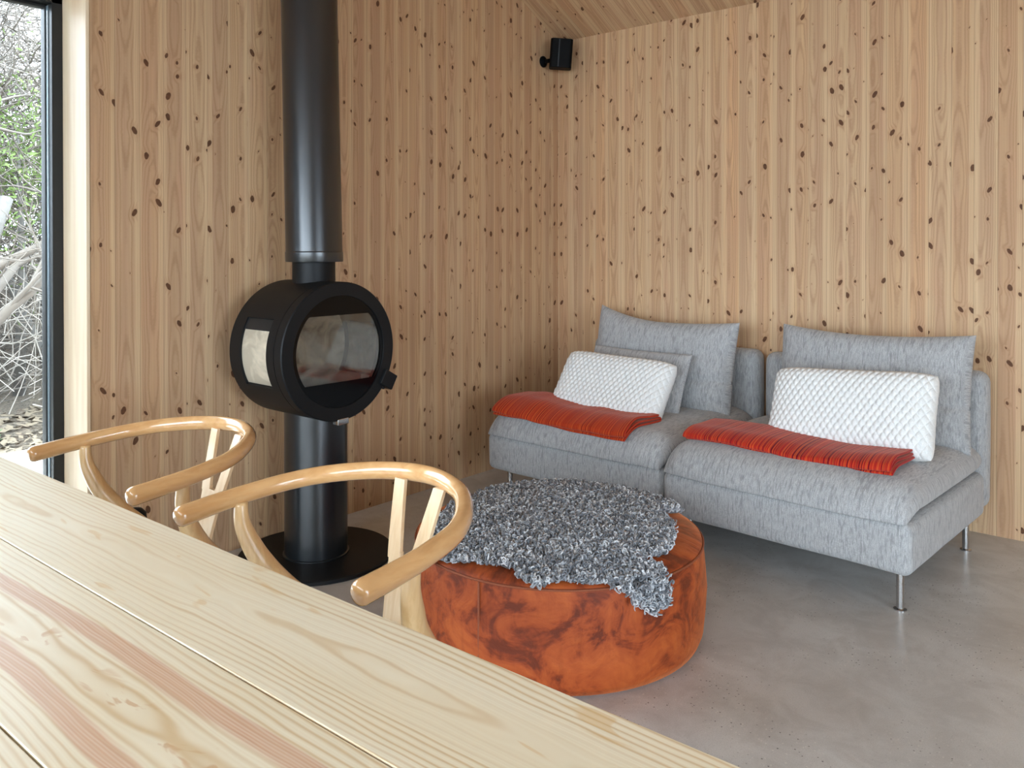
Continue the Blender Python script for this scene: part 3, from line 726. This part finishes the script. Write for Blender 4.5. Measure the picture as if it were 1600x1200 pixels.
# white knitted cushions with real bobbles
def knit(X, Y, prof):
    a = (X + Y * 0.62) / 0.0265; b = (X - Y * 0.62) / 0.0265
    bump_ = np.abs(np.sin(a * math.pi / 1.0)) * np.abs(np.sin(b * math.pi / 1.0))
    return 0.0085 * (bump_ ** 0.6) * np.clip(prof * 3, 0, 1)
def white_cushion(loc, rot, w, h, label, seed):
    t = tag(empty('knitted_cushion', loc, rot=rot), label, 'cushion', 'white knitted cushions')
    pillow('cover', w, h, 0.078, 0.060, M['white'], t, nx=300, ny=180, ex=5, em=0.5, pinch=0.03, rc=0.022, wr=0.004, wf=9, seed=seed, extra=knit)
white_cushion((0.81, -0.650, 0.535), (R(56), R(1), R(-2)), 0.62, 0.35, 'white bobble-knit cushion on the corner sofa seat beside the wall', 3)
white_cushion((1.912, -0.640, 0.572), (R(64), R(-3.5), R(-3)), 0.64, 0.34, 'white bobble-knit cushion on the right sofa seat', 8)

# folded striped blankets
def folded(name, label, mat, L, Wd, layers, loc, rot, base, seed, th=0.007, twist=0.0):
    """base(x,y) gives the height of the cushion below; cloth is folded in a zigzag of several layers"""
    t = tag(empty(name, loc, rot=rot), label, 'blanket', 'folded striped blankets')
    nx = 110; path = []
    for l in range(layers):
        seg = np.linspace(0, 1, 26)
        y0, y1 = (0, 1) if l % 2 == 0 else (1, 0)
        for s_ in seg: path.append((y0 + (y1 - y0) * s_, l, 0.0))
        if l < layers - 1:
            for k in range(1, 6):
                a = math.pi * k / 6; path.append((y1 + (1 if y1 > 0.5 else -1) * math.sin(a) * 0.035, l + (1 - math.cos(a)) / 2, 0.0))
    path = np.array(path); n = len(path)
    xs_ = np.linspace(0, 1, nx); Xg, Ig = np.meshgrid(xs_, np.arange(n))
    yy = path[Ig, 0]; ll = path[Ig, 1]
    wl = Wd * (1 - 0.02 * ll)
    X = Xg * L + 0.010 * fbm(yy * 3, ll * 1.3, 0, seed) * np.abs(Xg - 0.5) * 2
    Y = yy * wl + 0.010 * fbm(Xg * 5, ll * 2.0, 1, seed + 1) + twist * (Xg - 0.5) * 0.0
    Z = base(X, Y) + 0.010 + ll * (th * 1.25) * (1 + 0.25 * fbm(Xg * 6, yy * 3, 2, seed + 2)) + 0.0035 * (ll + 1) * (0.6 + fbm(Xg * 9, yy * 2.5, 3, seed + 3))
    rs = 0.003 * np.exp(-((Xg - 1.0) / 0.06) ** 2) * ll / max(layers, 1)
    Z = Z + rs
    v = np.stack([X, Y, Z], -1).reshape(-1, 3); F = []
    for j in range(n - 1):
        for i in range(nx - 1): a = j * nx + i; F.append((a, a + 1, a + nx + 1, a + nx))
    o = link_mesh('cloth', v, F, mat, t)
    at = o.data.attributes.new('along', 'FLOAT', 'POINT'); at.data.foreach_set('value', (Xg * L).reshape(-1).astype(np.float32))
    md = o.modifiers.new('thick', 'SOLIDIFY'); md.thickness = th * 0.9; md.offset = 0
    sb = o.modifiers.new('sub', 'SUBSURF'); sb.levels = 1; sb.render_levels = 1
    return t
def seat_top(yfront):
    def f(x, y):
        d = np.clip((yfront - y) / 0.12, 0, 1.3)
        return -0.050 * d ** 2 - 0.016 * np.clip((0.16 - (y - (yfront - 0.12))) / 0.16, 0, 1) ** 2
    return f
def base_l(X, Y):
    Yw = Y - 0.0; return -0.046 * np.clip((0.13 - Yw) / 0.13, 0, 1.3) ** 2 + 0.014 * np.sin(X * 7.5 + 0.6) * np.clip(1 - X, 0, 1)
folded('folded_blanket', 'folded orange-red striped blanket on the corner sofa seat by the wall', M['blanket_left'], 0.78, 0.27, 3,
       (0.335, -0.965, 0.432), (0, 0, R(-3)), base_l, 21, 0.011)
def base_r(X, Y):
    return -0.030 * np.clip((0.08 - Y) / 0.10, 0, 1.3) ** 2 + 0.006 * np.sin(X * 9.0)
folded('folded_blanket', 'folded crimson striped blanket on the right sofa seat', M['blanket_right'], 0.82, 0.27, 3,
       (1.345, -0.930, 0.440), (0, 0, R(-4)), base_r, 33, 0.010)

# ================================================================== ottoman
OC = (1.38, -1.83); OR = 0.462; OH = 0.300
ot = tag(empty('ottoman', (OC[0], OC[1], 0)), 'round rust velvet ottoman under the curly grey sheepskin', 'ottoman')
def otop(r):
    """height of the domed top at radius r"""
    return OH + 0.052 * (1 - np.clip(r / OR, 0, 1) ** 3.0) ** 0.8
m = MB(); n = 128; prof = [(0.0, 0.004), (OR - 0.04, 0.004), (OR - 0.012, 0.010), (OR - 0.002, 0.035), (OR + 0.004, 0.10), (OR + 0.006, 0.17), (OR + 0.003, 0.24), (OR - 0.002, 0.285), (OR - 0.006, OH - 0.003)]
m.lathe(prof, n)
m.f = [f for f in m.f if len(f) == 4]
P = np.array(m.v); th = np.arctan2(P[:, 1], P[:, 0]); rr = np.hypot(P[:, 0], P[:, 1])
w_ = 0.004 * fbm(np.cos(th) * 6, np.sin(th) * 6, P[:, 2] * 16, 5) * np.clip(P[:, 2] * 8, 0, 1) * (P[:, 2] < OH - 0.01)
m.v = [tuple(x) for x in np.stack([np.cos(th) * (rr + w_), np.sin(th) * (rr + w_), P[:, 2]], -1)]
side = m.build('side_panel', M['velvet'], ot, smooth=True)
prof = [(r_, float(otop(r_))) for r_ in np.linspace(0, OR - 0.008, 26)]; prof = prof[::-1]
prof = [(OR - 0.006, OH - 0.004)] + prof
m = MB().lathe(prof, n); m.f = [f for f in m.f if len(f) == 4]
P = np.array(m.v); m.v = [(x, y, z + 0.004 * float(fbm(x * 9, y * 9, 0, 8)) * max(0, 1 - (x * x + y * y) / OR ** 2)) for x, y, z in P]
m.build('top_panel', M['velvet'], ot, smooth=True)
m = MB(); pts = [((OR - 0.004) * math.cos(a), (OR - 0.004) * math.sin(a), OH - 0.002) for a in np.linspace(0, 2 * math.pi, 129)]
m.tube(pts, 0.0035, 8, False); m.build('piping', M['seam'], ot, smooth=True)
a0 = math.atan2(-2.265 - OC[1], 1.45 - OC[0]); m = MB()
for da in (0.0,):
    pts = [((OR + 0.0035) * math.cos(a0 + da), (OR + 0.0035) * math.sin(a0 + da), z) for z in np.linspace(0.02, OH - 0.004, 20)]
    m.tube(pts, 0.0032, 6)
m.build('side_seam', M['seam'], ot, smooth=True)

# ================================================================== sheepskin on the ottoman
sk = tag(empty('sheepskin', (OC[0], OC[1], 0)), 'curly grey sheepskin draped over the round rust ottoman', 'sheepskin')
# outline in plan (local, metres); beyond the rim it hangs down the side
OUTL = [(-0.29, -0.22), (-0.345, -0.13), (-0.335, -0.02), (-0.34, 0.08), (-0.325, 0.16), (-0.27, 0.25), (-0.21, 0.33), (-0.13, 0.36), (-0.05, 0.40), (0.06, 0.40), (0.16, 0.385), (0.24, 0.36), (0.245, 0.31), (0.215, 0.25),
        (0.31, 0.18), (0.365, 0.09), (0.39, 0.03), (0.41, -0.04), (0.37, -0.09), (0.365, -0.115), (0.43, -0.105), (0.475, -0.115), (0.512, -0.14), (0.510, -0.19), (0.465, -0.225), (0.41, -0.245), (0.37, -0.275), (0.33, -0.315), (0.27, -0.345), (0.245, -0.40), (0.19, -0.41),
        (0.14, -0.385), (0.07, -0.405), (0.00, -0.425), (-0.06, -0.445), (-0.12, -0.46), (-0.15, -0.44), (-0.14, -0.40), (-0.20, -0.36), (-0.26, -0.31)]
def inside(px, py, poly):
    c = np.zeros(px.shape, bool); n = len(poly); j = n - 1
    for i in range(n):
        xi, yi = poly[i]; xj, yj = poly[j]
        k = ((yi > py) != (yj > py)) & (px < (xj - xi) * (py - yi) / (yj - yi + 1e-12) + xi); c ^= k; j = i
    return c
def drape(x, y, off):
    """plan point -> 3D point and normal on the ottoman; past the rim the path bends down the side"""
    r = np.hypot(x, y); a = np.arctan2(y, x); over = np.clip(r - (OR - 0.012), 0, None)
    rt = np.minimum(r, OR - 0.012); z = otop(rt); dr = 1e-3
    sl = (otop(np.minimum(rt + dr, OR - 0.012)) - otop(rt - dr)) / (2 * dr); sl = np.clip(sl, -1.5, 0)
    nr = -sl / np.sqrt(1 + sl * sl); nz = 1 / np.sqrt(1 + sl * sl)
    q = np.clip(over / 0.03, 0, 1); ang = q * math.pi / 2
    nr = np.where(over > 0, np.maximum(np.sin(ang), nr), nr); nz = np.where(over > 0, np.minimum(np.cos(ang), nz), nz)
    zz = z - np.clip(over - 0.010, 0, None); rr_ = rt + np.minimum(over, 0.016)
    return np.stack([(rr_ + nr * off) * np.cos(a), (rr_ + nr * off) * np.sin(a), zz + nz * off], -1), np.stack([nr * np.cos(a), nr * np.sin(a), nz], -1)
g = 110; gx = np.linspace(-0.56, 0.60, g); GX, GY = np.meshgrid(gx, gx); ins = inside(GX, GY, OUTL)
Pt, _ = drape(GX, GY, 0.008); F = []
for j in range(g - 1):
    for i in range(g - 1):
        if ins[j, i] and ins[j, i + 1] and ins[j + 1, i] and ins[j + 1, i + 1]:
            a = j * g + i; F.append((a, a + 1, a + g + 1, a + g))
hide = link_mesh('hide', Pt.reshape(-1, 3), F, M['hide'], sk)
bm = bmesh.new(); bm.from_mesh(hide.data); bmesh.ops.delete(bm, geom=[v for v in bm.verts if not v.link_faces], context='VERTS'); bm.to_mesh(hide.data); bm.free()
md = hide.modifiers.new('thick', 'SOLIDIFY'); md.thickness = 0.004
# wool: little curled locks
rs = np.random.RandomState(7); NW = 15500
cx = rs.uniform(-0.56, 0.60, NW * 3); cy = rs.uniform(-0.56, 0.60, NW * 3); k_ = inside(cx, cy, OUTL); cx = cx[k_]; cy = cy[k_]
cx = cx[:NW]; cy = cy[:NW]; N_ = len(cx)
base, nrm = drape(cx, cy, 0.010)
rv = rs.normal(size=(N_, 3)); tx = np.cross(nrm, rv); tx /= np.linalg.norm(tx, axis=1, keepdims=True); ty = np.cross(nrm, tx)
K = 11; SD = 4
turn = rs.uniform(1.0, 1.9, N_); cr = rs.uniform(0.0050, 0.0105, N_); hgt = rs.uniform(0.006, 0.022, N_); ln = rs.uniform(0.004, 0.020, N_); wr_ = rs.uniform(0.0014, 0.0024, N_); ph = rs.uniform(0, 6.28, N_)
Pk = np.zeros((N_, K, 3))
for k in range(K):
    t = k / (K - 1); a = ph + turn * 2 * math.pi * t
    rad_ = cr * (1 - 0.35 * t)
    Pk[:, k] = base + nrm * (hgt * (0.15 + 0.85 * np.sin(t * 1.9)) + rad_ * np.sin(a) * 0.75)[:, None] + tx * (rad_ * np.cos(a) + ln * t)[:, None] + ty * (0.5 * rad_ * np.sin(a + 0.8))[:, None]
T_ = np.gradient(Pk, axis=1); T_ /= np.linalg.norm(T_, axis=2, keepdims=True) + 1e-9
ref = nrm[:, None, :] * 0.6 + ty[:, None, :] * 0.8 + np.zeros((N_, K, 3))
A1 = np.cross(T_, ref); A1 /= np.linalg.norm(A1, axis=2, keepdims=True) + 1e-9; A2 = np.cross(T_, A1)
rk = wr_[:, None] * np.array([0.9, 1.1, 1.2, 1.2, 1.2, 1.15, 1.1, 1.05, 0.95, 0.75, 0.4])[None, :]
VV = np.zeros((N_, K, SD, 3))
for q in range(SD):
    a = 2 * math.pi * q / SD; VV[:, :, q] = Pk + (A1 * math.cos(a) + A2 * math.sin(a) * 0.8) * rk[:, :, None] * 1.25
idx = np.arange(N_ * K * SD).reshape(N_, K, SD)
q0 = idx[:, :-1, :]; q1 = idx[:, 1:, :]
FF = np.stack([q0, np.roll(q0, -1, 2), np.roll(q1, -1, 2), q1], -1).reshape(-1, 4)
me = bpy.data.meshes.new('wool'); me.vertices.add(N_ * K * SD); me.vertices.foreach_set('co', VV.reshape(-1).astype(np.float32))
me.loops.add(FF.size); me.loops.foreach_set('vertex_index', FF.reshape(-1).astype(np.int32))
me.polygons.add(len(FF)); me.polygons.foreach_set('loop_start', np.arange(0, FF.size, 4, dtype=np.int32))
me.polygons.foreach_set('use_smooth', np.ones(len(FF), dtype=bool)); me.materials.append(M['wool']); me.update(calc_edges=True)
wo_ = bpy.data.objects.new('wool', me); COL.objects.link(wo_); wo_.parent = sk; wo_['kind'] = 'stuff'

# ================================================================== table
tb = tag(empty('dining_table', (0.867, -3.272, 0), R(1.25)), 'long pale pine dining table of wide boards in the foreground', 'table')
m = MB(); TX0, TX1 = -0.42, 2.42; bw = 0.203
for i in range(4): m.box((TX0, -(i + 1) * bw + 0.0010, 0.70), (TX1, -i * bw - 0.0010, 0.74))
m.build('tabletop', M['table'], tb, bevel=0.0016)
m = MB().box((TX0 + 0.2, -0.74, 0.62), (TX1 - 0.2, -0.715, 0.70)).box((TX0 + 0.2, -0.097, 0.62), (TX1 - 0.2, -0.072, 0.70)); m.build('apron', M['table'], tb)
for x in (TX0 + 0.16, TX1 - 0.22):
    for y in (-0.76, -0.12): MB().box((x, y, 0), (x + 0.06, y + 0.06, 0.70)).build('leg', M['table'], tb, bevel=0.004)

# ================================================================== wishbone armchairs
def catmull(pts, n=10):
    P = [np.array(p, float) for p in pts]; P = [2 * P[0] - P[1]] + P + [2 * P[-1] - P[-2]]; out = []
    for i in range(1, len(P) - 2):
        for k in range(n):
            t = k / n; a, b, c, d = P[i - 1:i + 3]
            out.append(tuple(0.5 * ((2 * b) + (-a + c) * t + (2 * a - 5 * b + 4 * c - d) * t * t + (-a + 3 * b - 3 * c + d) * t ** 3)))
    out.append(tuple(P[-2])); return out
def make_chair(loc, label):
    """origin on the floor below the seat centre; the sitter looks towards -y"""
    t = tag(empty('wishbone_armchair', loc), label, 'chair', 'wishbone armchairs at the table')
    half = [(0.270, -0.172, 0.699), (0.269, -0.10, 0.706), (0.263, -0.03, 0.713), (0.243, 0.055, 0.722), (0.196, 0.128, 0.731), (0.113, 0.197, 0.738), (0.0, 0.226, 0.742)]
    pts = catmull(half + [(-x, y, z) for x, y, z in half[-2::-1]], 10)
    N = len(pts); rad = []
    for i in range(N):
        f = abs(i / (N - 1) - 0.5) * 2      # 1 at the tips
        a = 0.0150 + 0.0055 * f; b = 0.0165 + 0.0045 * f      # vertical, horizontal
        rad.append((a + 0.004 * math.exp(-(f / 0.4) ** 2), b - 0.001))
    # rounded tips
    def tip(p, q):
        p = np.array(p); q = np.array(q); d = (p - q) / np.linalg.norm(p - q); return [tuple(p + d * 0.004), tuple(p + d * 0.009), tuple(p + d * 0.0125), tuple(p + d * 0.0145)]
    t0 = tip(pts[0], pts[1]); t1 = tip(pts[-1], pts[-2]); s_ = [0.98, 0.88, 0.66, 0.30]
    r0 = rad[0]
    pts = t0[::-1] + pts + t1; rad = [(r0[0] * k, r0[1] * k) for k in s_[::-1]] + rad + [(r0[0] * k, r0[1] * k) for k in s_]
    MB().tube(pts, rad, 20, True, (0, 0, 1)).build('armrest_bow', M['bow'], t, smooth=True)
    for s in (1, -1):
        pl = [(0.255, -0.055, 0.700), (0.250, -0.055, 0.660), (0.241, -0.043, 0.620), (0.227, -0.022, 0.575), (0.212, 0.018, 0.520), (0.198, 0.080, 0.455), (0.190, 0.130, 0.38), (0.190, 0.172, 0.25), (0.198, 0.215, 0.0)]
        rl = [0.0135, 0.0165, 0.0200, 0.0225, 0.0235, 0.0225, 0.020, 0.016, 0.0110]
        pp = catmull([(s * x, y, z) for x, y, z in pl], 6); rr_ = np.interp(np.linspace(0, 8, len(pp)), range(9), rl)
        MB().tube(pp, [float(a) for a in rr_], 14).build('leg', M['chairwood'], t, smooth=True)
        pl = [(0.225, -0.215, 0.47), (0.226, -0.216, 0.40), (0.226, -0.218, 0.2), (0.226, -0.220, 0.0)]
        MB().tube([(s * x, y, z) for x, y, z in pl], [0.0165, 0.019, 0.017, 0.011], 14).build('leg', M['chairwood'], t, smooth=True)
        MB().tube([(s * 0.226, -0.216, 0.27), (s * 0.188, 0.17, 0.25)], 0.0085, 10).build('stretcher', M['chairwood'], t, smooth=True)
        MB().tube([(s * 0.223, -0.214, 0.43), (s * 0.19, 0.115, 0.43)], 0.013, 12).build('seat_rail', M['chairwood'], t, smooth=True)
    MB().tube([(-0.226, -0.217, 0.33), (0.226, -0.217, 0.33)], 0.0095, 10).build('stretcher', M['chairwood'], t, smooth=True)
    MB().tube([(-0.188, 0.16, 0.32), (0.188, 0.16, 0.32)], 0.0095, 10).build('stretcher', M['chairwood'], t, smooth=True)
    MB().tube([(-0.19, 0.125, 0.435), (0.19, 0.125, 0.435)], 0.014, 12).build('seat_rail', M['chairwood'], t, smooth=True)
    # Y-shaped splat, flat bent plywood
    z0, zc, z1 = 0.44, 0.585, 0.730
    def cen(z): return 0.128 + 0.074 * ((z - z0) / (z1 - z0)) ** 1.15
    def prong(s):
        L = []; Rr = []
        for k in range(13):
            f = k / 12; z = zc - 0.006 + (z1 - zc + 0.006) * f; c = 0.030 + (0.058 - 0.030) * f ** 0.9; hw = 0.0185 - 0.0035 * f
            L.append((s * c - hw, z)); Rr.append((s * c + hw, z))
        return L, Rr
    mb = MB(); th_ = 0.0095
    def strip(L, Rr):
        n0 = len(mb.v)
        for (a, z), (b, z_) in zip(L, Rr):
            y = cen(z)
            mb.v += [(a, y - th_ / 2, z), (b, y - th_ / 2, z), (b, y + th_ / 2, z), (a, y + th_ / 2, z)]
        n = len(L)
        for i in range(n - 1):
            for k in range(4):
                a = n0 + i * 4 + k; b = n0 + i * 4 + (k + 1) % 4; mb.f.append((a, b, b + 4, a + 4))
        mb.f.append((n0, n0 + 3, n0 + 2, n0 + 1)); e = n0 + (n - 1) * 4; mb.f.append((e, e + 1, e + 2, e + 3))
    zb = np.linspace(z0, zc, 10); strip([(-0.030 - 0.016 * ((z - z0) / (zc - z0)) , z) for z in zb], [(0.030 + 0.016 * ((z - z0) / (zc - z0)), z) for z in zb])
    for s in (1, -1): strip(*prong(s))
    # rounded crotch
    n0 = len(mb.v); arc = [(0.0135 * math.cos(a), zc + 0.009 + 0.0 - 0.011 * math.sin(a)) for a in np.linspace(math.pi, 0, 13)]
    strip([(-0.0140, zc - 0.004), (-0.0140, zc + 0.010)], [(-0.0125, zc - 0.004), (-0.0125, zc + 0.010)])
    mb.build('splat', M['splat'], t, bevel=0.0015)
    # woven cord seat
    def shp(X, Y, Z, U, V):
        w = 0.235 - 0.020 * (V + 1) ; X2 = X / 0.235 * w
        return X2, Y, Z - 0.012 * (1 - U ** 2) * (1 - V ** 2)
    pillow('seat', 0.47, 0.36, 0.018, 0.020, M['cord'], t, nx=60, ny=50, ex=14, em=0.5, pinch=0, wr=0.0006, wf=90, seed=2, shape=shp, loc=(0, -0.045, 0.435))
    return t
make_chair((1.737, -2.978, 0.0), 'pale wishbone armchair nearest the ottoman, in front of the stove pillar')
make_chair((1.000, -2.980, 0.0), 'pale wishbone armchair nearest the window, its arm crossing the window frame')

# ================================================================== black bucket by the left wall, its rim just above the table edge
bk = tag(empty('bucket', (0.25, -2.678, 0)), 'black lidded bucket whose round knob barely shows above the table edge by the left wall', 'bucket')
MB().lathe([(0.0, 0.0), (0.085, 0.0), (0.098, 0.015), (0.104, 0.20), (0.100, 0.205)], 40).build('body', M['black'], bk, auto=40)
MB().lathe([(0.106, 0.198), (0.106, 0.212), (0.09, 0.236), (0.05, 0.250), (0.014, 0.256), (0.014, 0.278), (0.030, 0.288), (0.040, 0.308), (0.038, 0.328), (0.026, 0.342), (0.0, 0.348)], 40).build('lid', M['black'], bk, smooth=True)

# ================================================================== loudspeaker in the corner
sp = tag(empty('wall_speaker', (0.112, -0.122, 2.335), rot=(R(4), R(4), R(38))), 'small black loudspeaker mounted high in the corner on a wall bracket', 'speaker')
def rbox(mb, hx, hy, hz, r, n=6):
    pts = []
    for cx_, cy_, a0_ in ((hx - r, hy - r, 0), (-hx + r, hy - r, 90), (-hx + r, -hy + r, 180), (hx - r, -hy + r, 270)):
        for k in range(n + 1): a = R(a0_ + 90 * k / n); pts.append((cx_ + r * math.cos(a), cy_ + r * math.sin(a)))
    mb.prism(pts, 2, -hz, hz); return mb
rbox(MB(), 0.064, 0.058, 0.083, 0.02).build('cabinet', M['plastic'], sp, bevel=0.004)
mb = MB().box((-0.016, -0.0590, -0.076), (-0.010, -0.0575, 0.079)); mb.build('grille_strip', M['greyplastic'], sp)
wsb = tag(empty('speaker_bracket', (0.0, -0.150, 2.305)), 'black ball-joint bracket holding the loudspeaker to the wall', 'bracket') if False else None
m = MB().lathe([(0.033, 0.0), (0.033, 0.006), (0.024, 0.014), (0.012, 0.018), (0.012, 0.05)], 28, 0, (0, 0, 0))
o = m.build('wall_bracket', M['plastic'], sp, auto=40)
Mi = (Matrix.Translation(sp.location) @ sp.rotation_euler.to_matrix().to_4x4()).inverted()
o.matrix_parent_inverse = Mi; o.location = (0.001, -0.150, 2.303)

# ================================================================== outside
def ground_mat():
    s = NT('leaf_litter'); p = s.pos()
    a = s.noise(p, 26.0, 5.0, 0.7, 1.5); b = s.noise(p, 90.0, 3.0, 0.6, 1.0)
    c = s.ramp(a, [(0.35, (0.030, 0.024, 0.018)), (0.5, (0.095, 0.078, 0.058)), (0.65, (0.19, 0.165, 0.13))])
    c = s.mix(s.smooth(b, 0.5, 0.7, 0.0, 0.6), c, (0.24, 0.21, 0.17)); s.bump(a, 0.8, 0.03)
    return s.set(color=c, rough=0.95)
gm = ground_mat()
mb = MB(); gxx = np.linspace(-16, 12, 57); gyy = np.linspace(-18, 14, 65)
for y in gyy:
    for x in gxx:
        h_ = -0.16 + 0.03 * math.sin(x * 2.1 + y) + (0.10 * max(0, -x - 4.5)) + 0.06 * max(0, -y - 10)
        if -0.5 < x < 7 and -6.3 < y < 0.4: h_ = -0.3
        mb.v.append((x, y, h_))
nxg = len(gxx)
for j in range(len(gyy) - 1):
    for i in range(nxg - 1): a = j * nxg + i; mb.f.append((a, a + 1, a + nxg + 1, a + nxg))
tag(mb.build('ground', gm, smooth=True), kind='structure')
pave = flat('pale_paving', (0.78, 0.78, 0.76), 0.8, bump=0.2, bs=60)
m = MB().box((-2.55, -9.0, -0.12), (-0.31, 1.2, -0.03)).box((-0.31, -9.0, -0.12), (8.0, -6.18, -0.03))
tag(m.build('terrace', pave), kind='structure')

bark = flat('grey_bark', (0.13, 0.127, 0.12), 0.9, bump=0.6, bs=40)
twigm = flat('brown_twigs', (0.135, 0.120, 0.105), 0.9)
palem = flat('pale_twigs', (0.30, 0.28, 0.25), 0.9)
leafm = flat('juniper_green', (0.11, 0.17, 0.045), 0.8, bs=12)
def arcs(mb, rs_, n, lo, hi, lmin, lmax, rmin, rmax, up=0.4, K=6):
    for _ in range(n):
        p = np.array([rs_.uniform(lo[i], hi[i]) for i in range(3)]); d = rs_.normal(size=3); d[2] = d[2] * 0.7 + up; d /= np.linalg.norm(d)
        L = rs_.uniform(lmin, lmax); bend = rs_.normal(size=3) * 0.5; r = rs_.uniform(rmin, rmax); pts = []
        for k in range(K):
            pts.append(tuple(p)); dd = d + bend * (k / K) + rs_.normal(size=3) * 0.12; dd /= np.linalg.norm(dd); p = p + dd * L / K
            if p[2] < -0.1: p[2] = -0.1
        mb.tube(pts, [r * (1 - 0.8 * k / K) for k in range(K)], 3, False)
def tree(loc, h, label, seed, lean_=(0, 0), r0=0.07, depth=4, group='bare trees outside'):
    rs_ = np.random.RandomState(seed); t = tag(empty('bare_tree', loc), label, 'tree', group); mb = MB()
    trunk = MB()
    def grow(p, d, L, r, lv, target):
        K = 6; pts = [tuple(p)]; rd = [r]
        for k in range(K):
            d = d + rs_.normal(size=3) * 0.14; d /= np.linalg.norm(d); p = p + d * L / K; pts.append(tuple(p)); rd.append(r * (1 - 0.45 * (k + 1) / K))
        target.tube(pts, rd, 7 if lv < 2 else 4, lv < 1)
        if lv < depth:
            for _ in range(rs_.randint(3, 6)):
                k = rs_.randint(2, K + 1); nd = d + rs_.normal(size=3) * 0.75 + np.array([0, 0, 0.15]); nd /= np.linalg.norm(nd)
                grow(np.array(pts[k]), nd, L * rs_.uniform(0.5, 0.8), rd[k] * 0.6, lv + 1, mb)
    d0 = np.array([lean_[0], lean_[1], 1.0]); d0 /= np.linalg.norm(d0)
    grow(np.zeros(3), d0, h * 0.45, r0, 0, trunk)
    trunk.build('trunk', bark, t, smooth=True); mb.build('branches', twigm, t, smooth=True); return t
tree((-3.7, -2.40, -0.15), 4.2, 'bare tree with a thick pale branch leaning across the window view', 5, (0.1, 0.9), 0.085)
tree((-5.2, -0.9, -0.1), 5.0, 'bare tree behind the green juniper outside the window', 11, (0.05, -0.3), 0.05)
rs_ = np.random.RandomState(3); mb = MB()
arcs(mb, rs_, 6500, (-7.5, -3.6, -0.1), (-4.6, 1.8, 3.4), 0.4, 1.5, 0.004, 0.011, 0.25)
arcs(mb, rs_, 1500, (-7.0, -7.5, -0.1), (-4.6, -3.6, 3.0), 0.5, 1.5, 0.004, 0.011, 0.25)
arcs(mb, rs_, 4500, (-9.5, -3.0, 0.0), (-7.0, 4.0, 6.0), 0.6, 2.0, 0.006, 0.016, 0.2)
tag(mb.build('thicket', twigm, smooth=True), 'dense tangle of bare brown twigs outside the window', 'thicket', kind='stuff')
mb = MB(); arcs(mb, rs_, 260, (-4.7, -3.4, -0.1), (-3.9, 0.6, 0.7), 0.5, 1.6, 0.004, 0.008, 0.9)
tag(mb.build('pale_brambles', palem, smooth=True), 'pale arching bramble stems in front of the brown thicket', 'brambles', kind='stuff')
# juniper
jn = tag(empty('juniper_bush', (-5.0, -1.25, -0.1)), 'tall green juniper bush among bare twigs outside the window', 'bush'); mb = MB()
for _ in range(5200):
    c_ = rs_.normal(size=3) * np.array([0.42, 0.55, 0.42]) + np.array([0, 0, 2.0]); n_ = rs_.normal(size=3); n_ /= np.linalg.norm(n_); a = np.cross(n_, rs_.normal(size=3)); a /= np.linalg.norm(a); b = np.cross(n_, a)
    L = 0.05; w = 0.010; mb.add([c_ - b * w, c_ + a * L, c_ + b * w, c_ - a * L * 0.3], [(0, 1, 2, 3)])
mb.build('foliage', leafm, jn)
mb = MB().tube([(0, 0, 0), (0.05, 0.02, 1.0), (0.0, 0.0, 2.3)], [0.05, 0.04, 0.01], 8); mb.build('stem', bark, jn, smooth=True)
# low green plants in the leaf litter
def weed(loc, seed, label):
    rs2 = np.random.RandomState(seed); mb = MB()
    for _ in range(26):
        a = rs2.uniform(0, 6.28); r = rs2.uniform(0.02, 0.10); c_ = np.array([r * math.cos(a), r * math.sin(a), rs2.uniform(0.02, 0.10)]); d = np.array([math.cos(a), math.sin(a), 0.4]); s_ = np.array([-math.sin(a), math.cos(a), 0.1]); L = rs2.uniform(0.03, 0.06)
        mb.add([c_ - d * L * 0.5, c_ + s_ * L * 0.4, c_ + d * L * 0.7, c_ - s_ * L * 0.4], [(0, 1, 2, 3)]); mb.add([(0, 0, 0), (0.004, 0, 0), tuple(c_)], [(0, 1, 2)])
    o = mb.build('low_plant', flat('plant_green', (0.05, 0.13, 0.05), 0.7), smooth=False); o.location = loc
    tag(o, label, 'plant', 'low green plants outside')
weed((-3.45, -1.96, -0.16), 2, 'low green leafy plant in the leaf litter at the foot of the thicket')
weed((-3.2, -2.10, -0.15), 6, 'low green leafy plant in the leaf litter close to the paving')
# scattered fallen leaves and bits of wood
mb = MB()
for _ in range(2600):
    c_ = np.array([rs_.uniform(-4.6, -2.5), rs_.uniform(-3.6, 0.6), -0.135]); a = rs_.uniform(0, 6.28); d = np.array([math.cos(a), math.sin(a), rs_.uniform(-0.3, 0.5)]); s_ = np.array([-math.sin(a), math.cos(a), rs_.uniform(-0.4, 0.4)]); L = rs_.uniform(0.02, 0.06)
    mb.add([c_ - d * L, c_ + s_ * L * 0.5, c_ + d * L, c_ - s_ * L * 0.5], [(0, 1, 2, 3)])
tag(mb.build('fallen_leaves', flat('dry_leaves', (0.17, 0.14, 0.10), 0.9, bs=8)), 'pale dry leaves scattered over the ground beside the paving', 'leaves', kind='stuff')
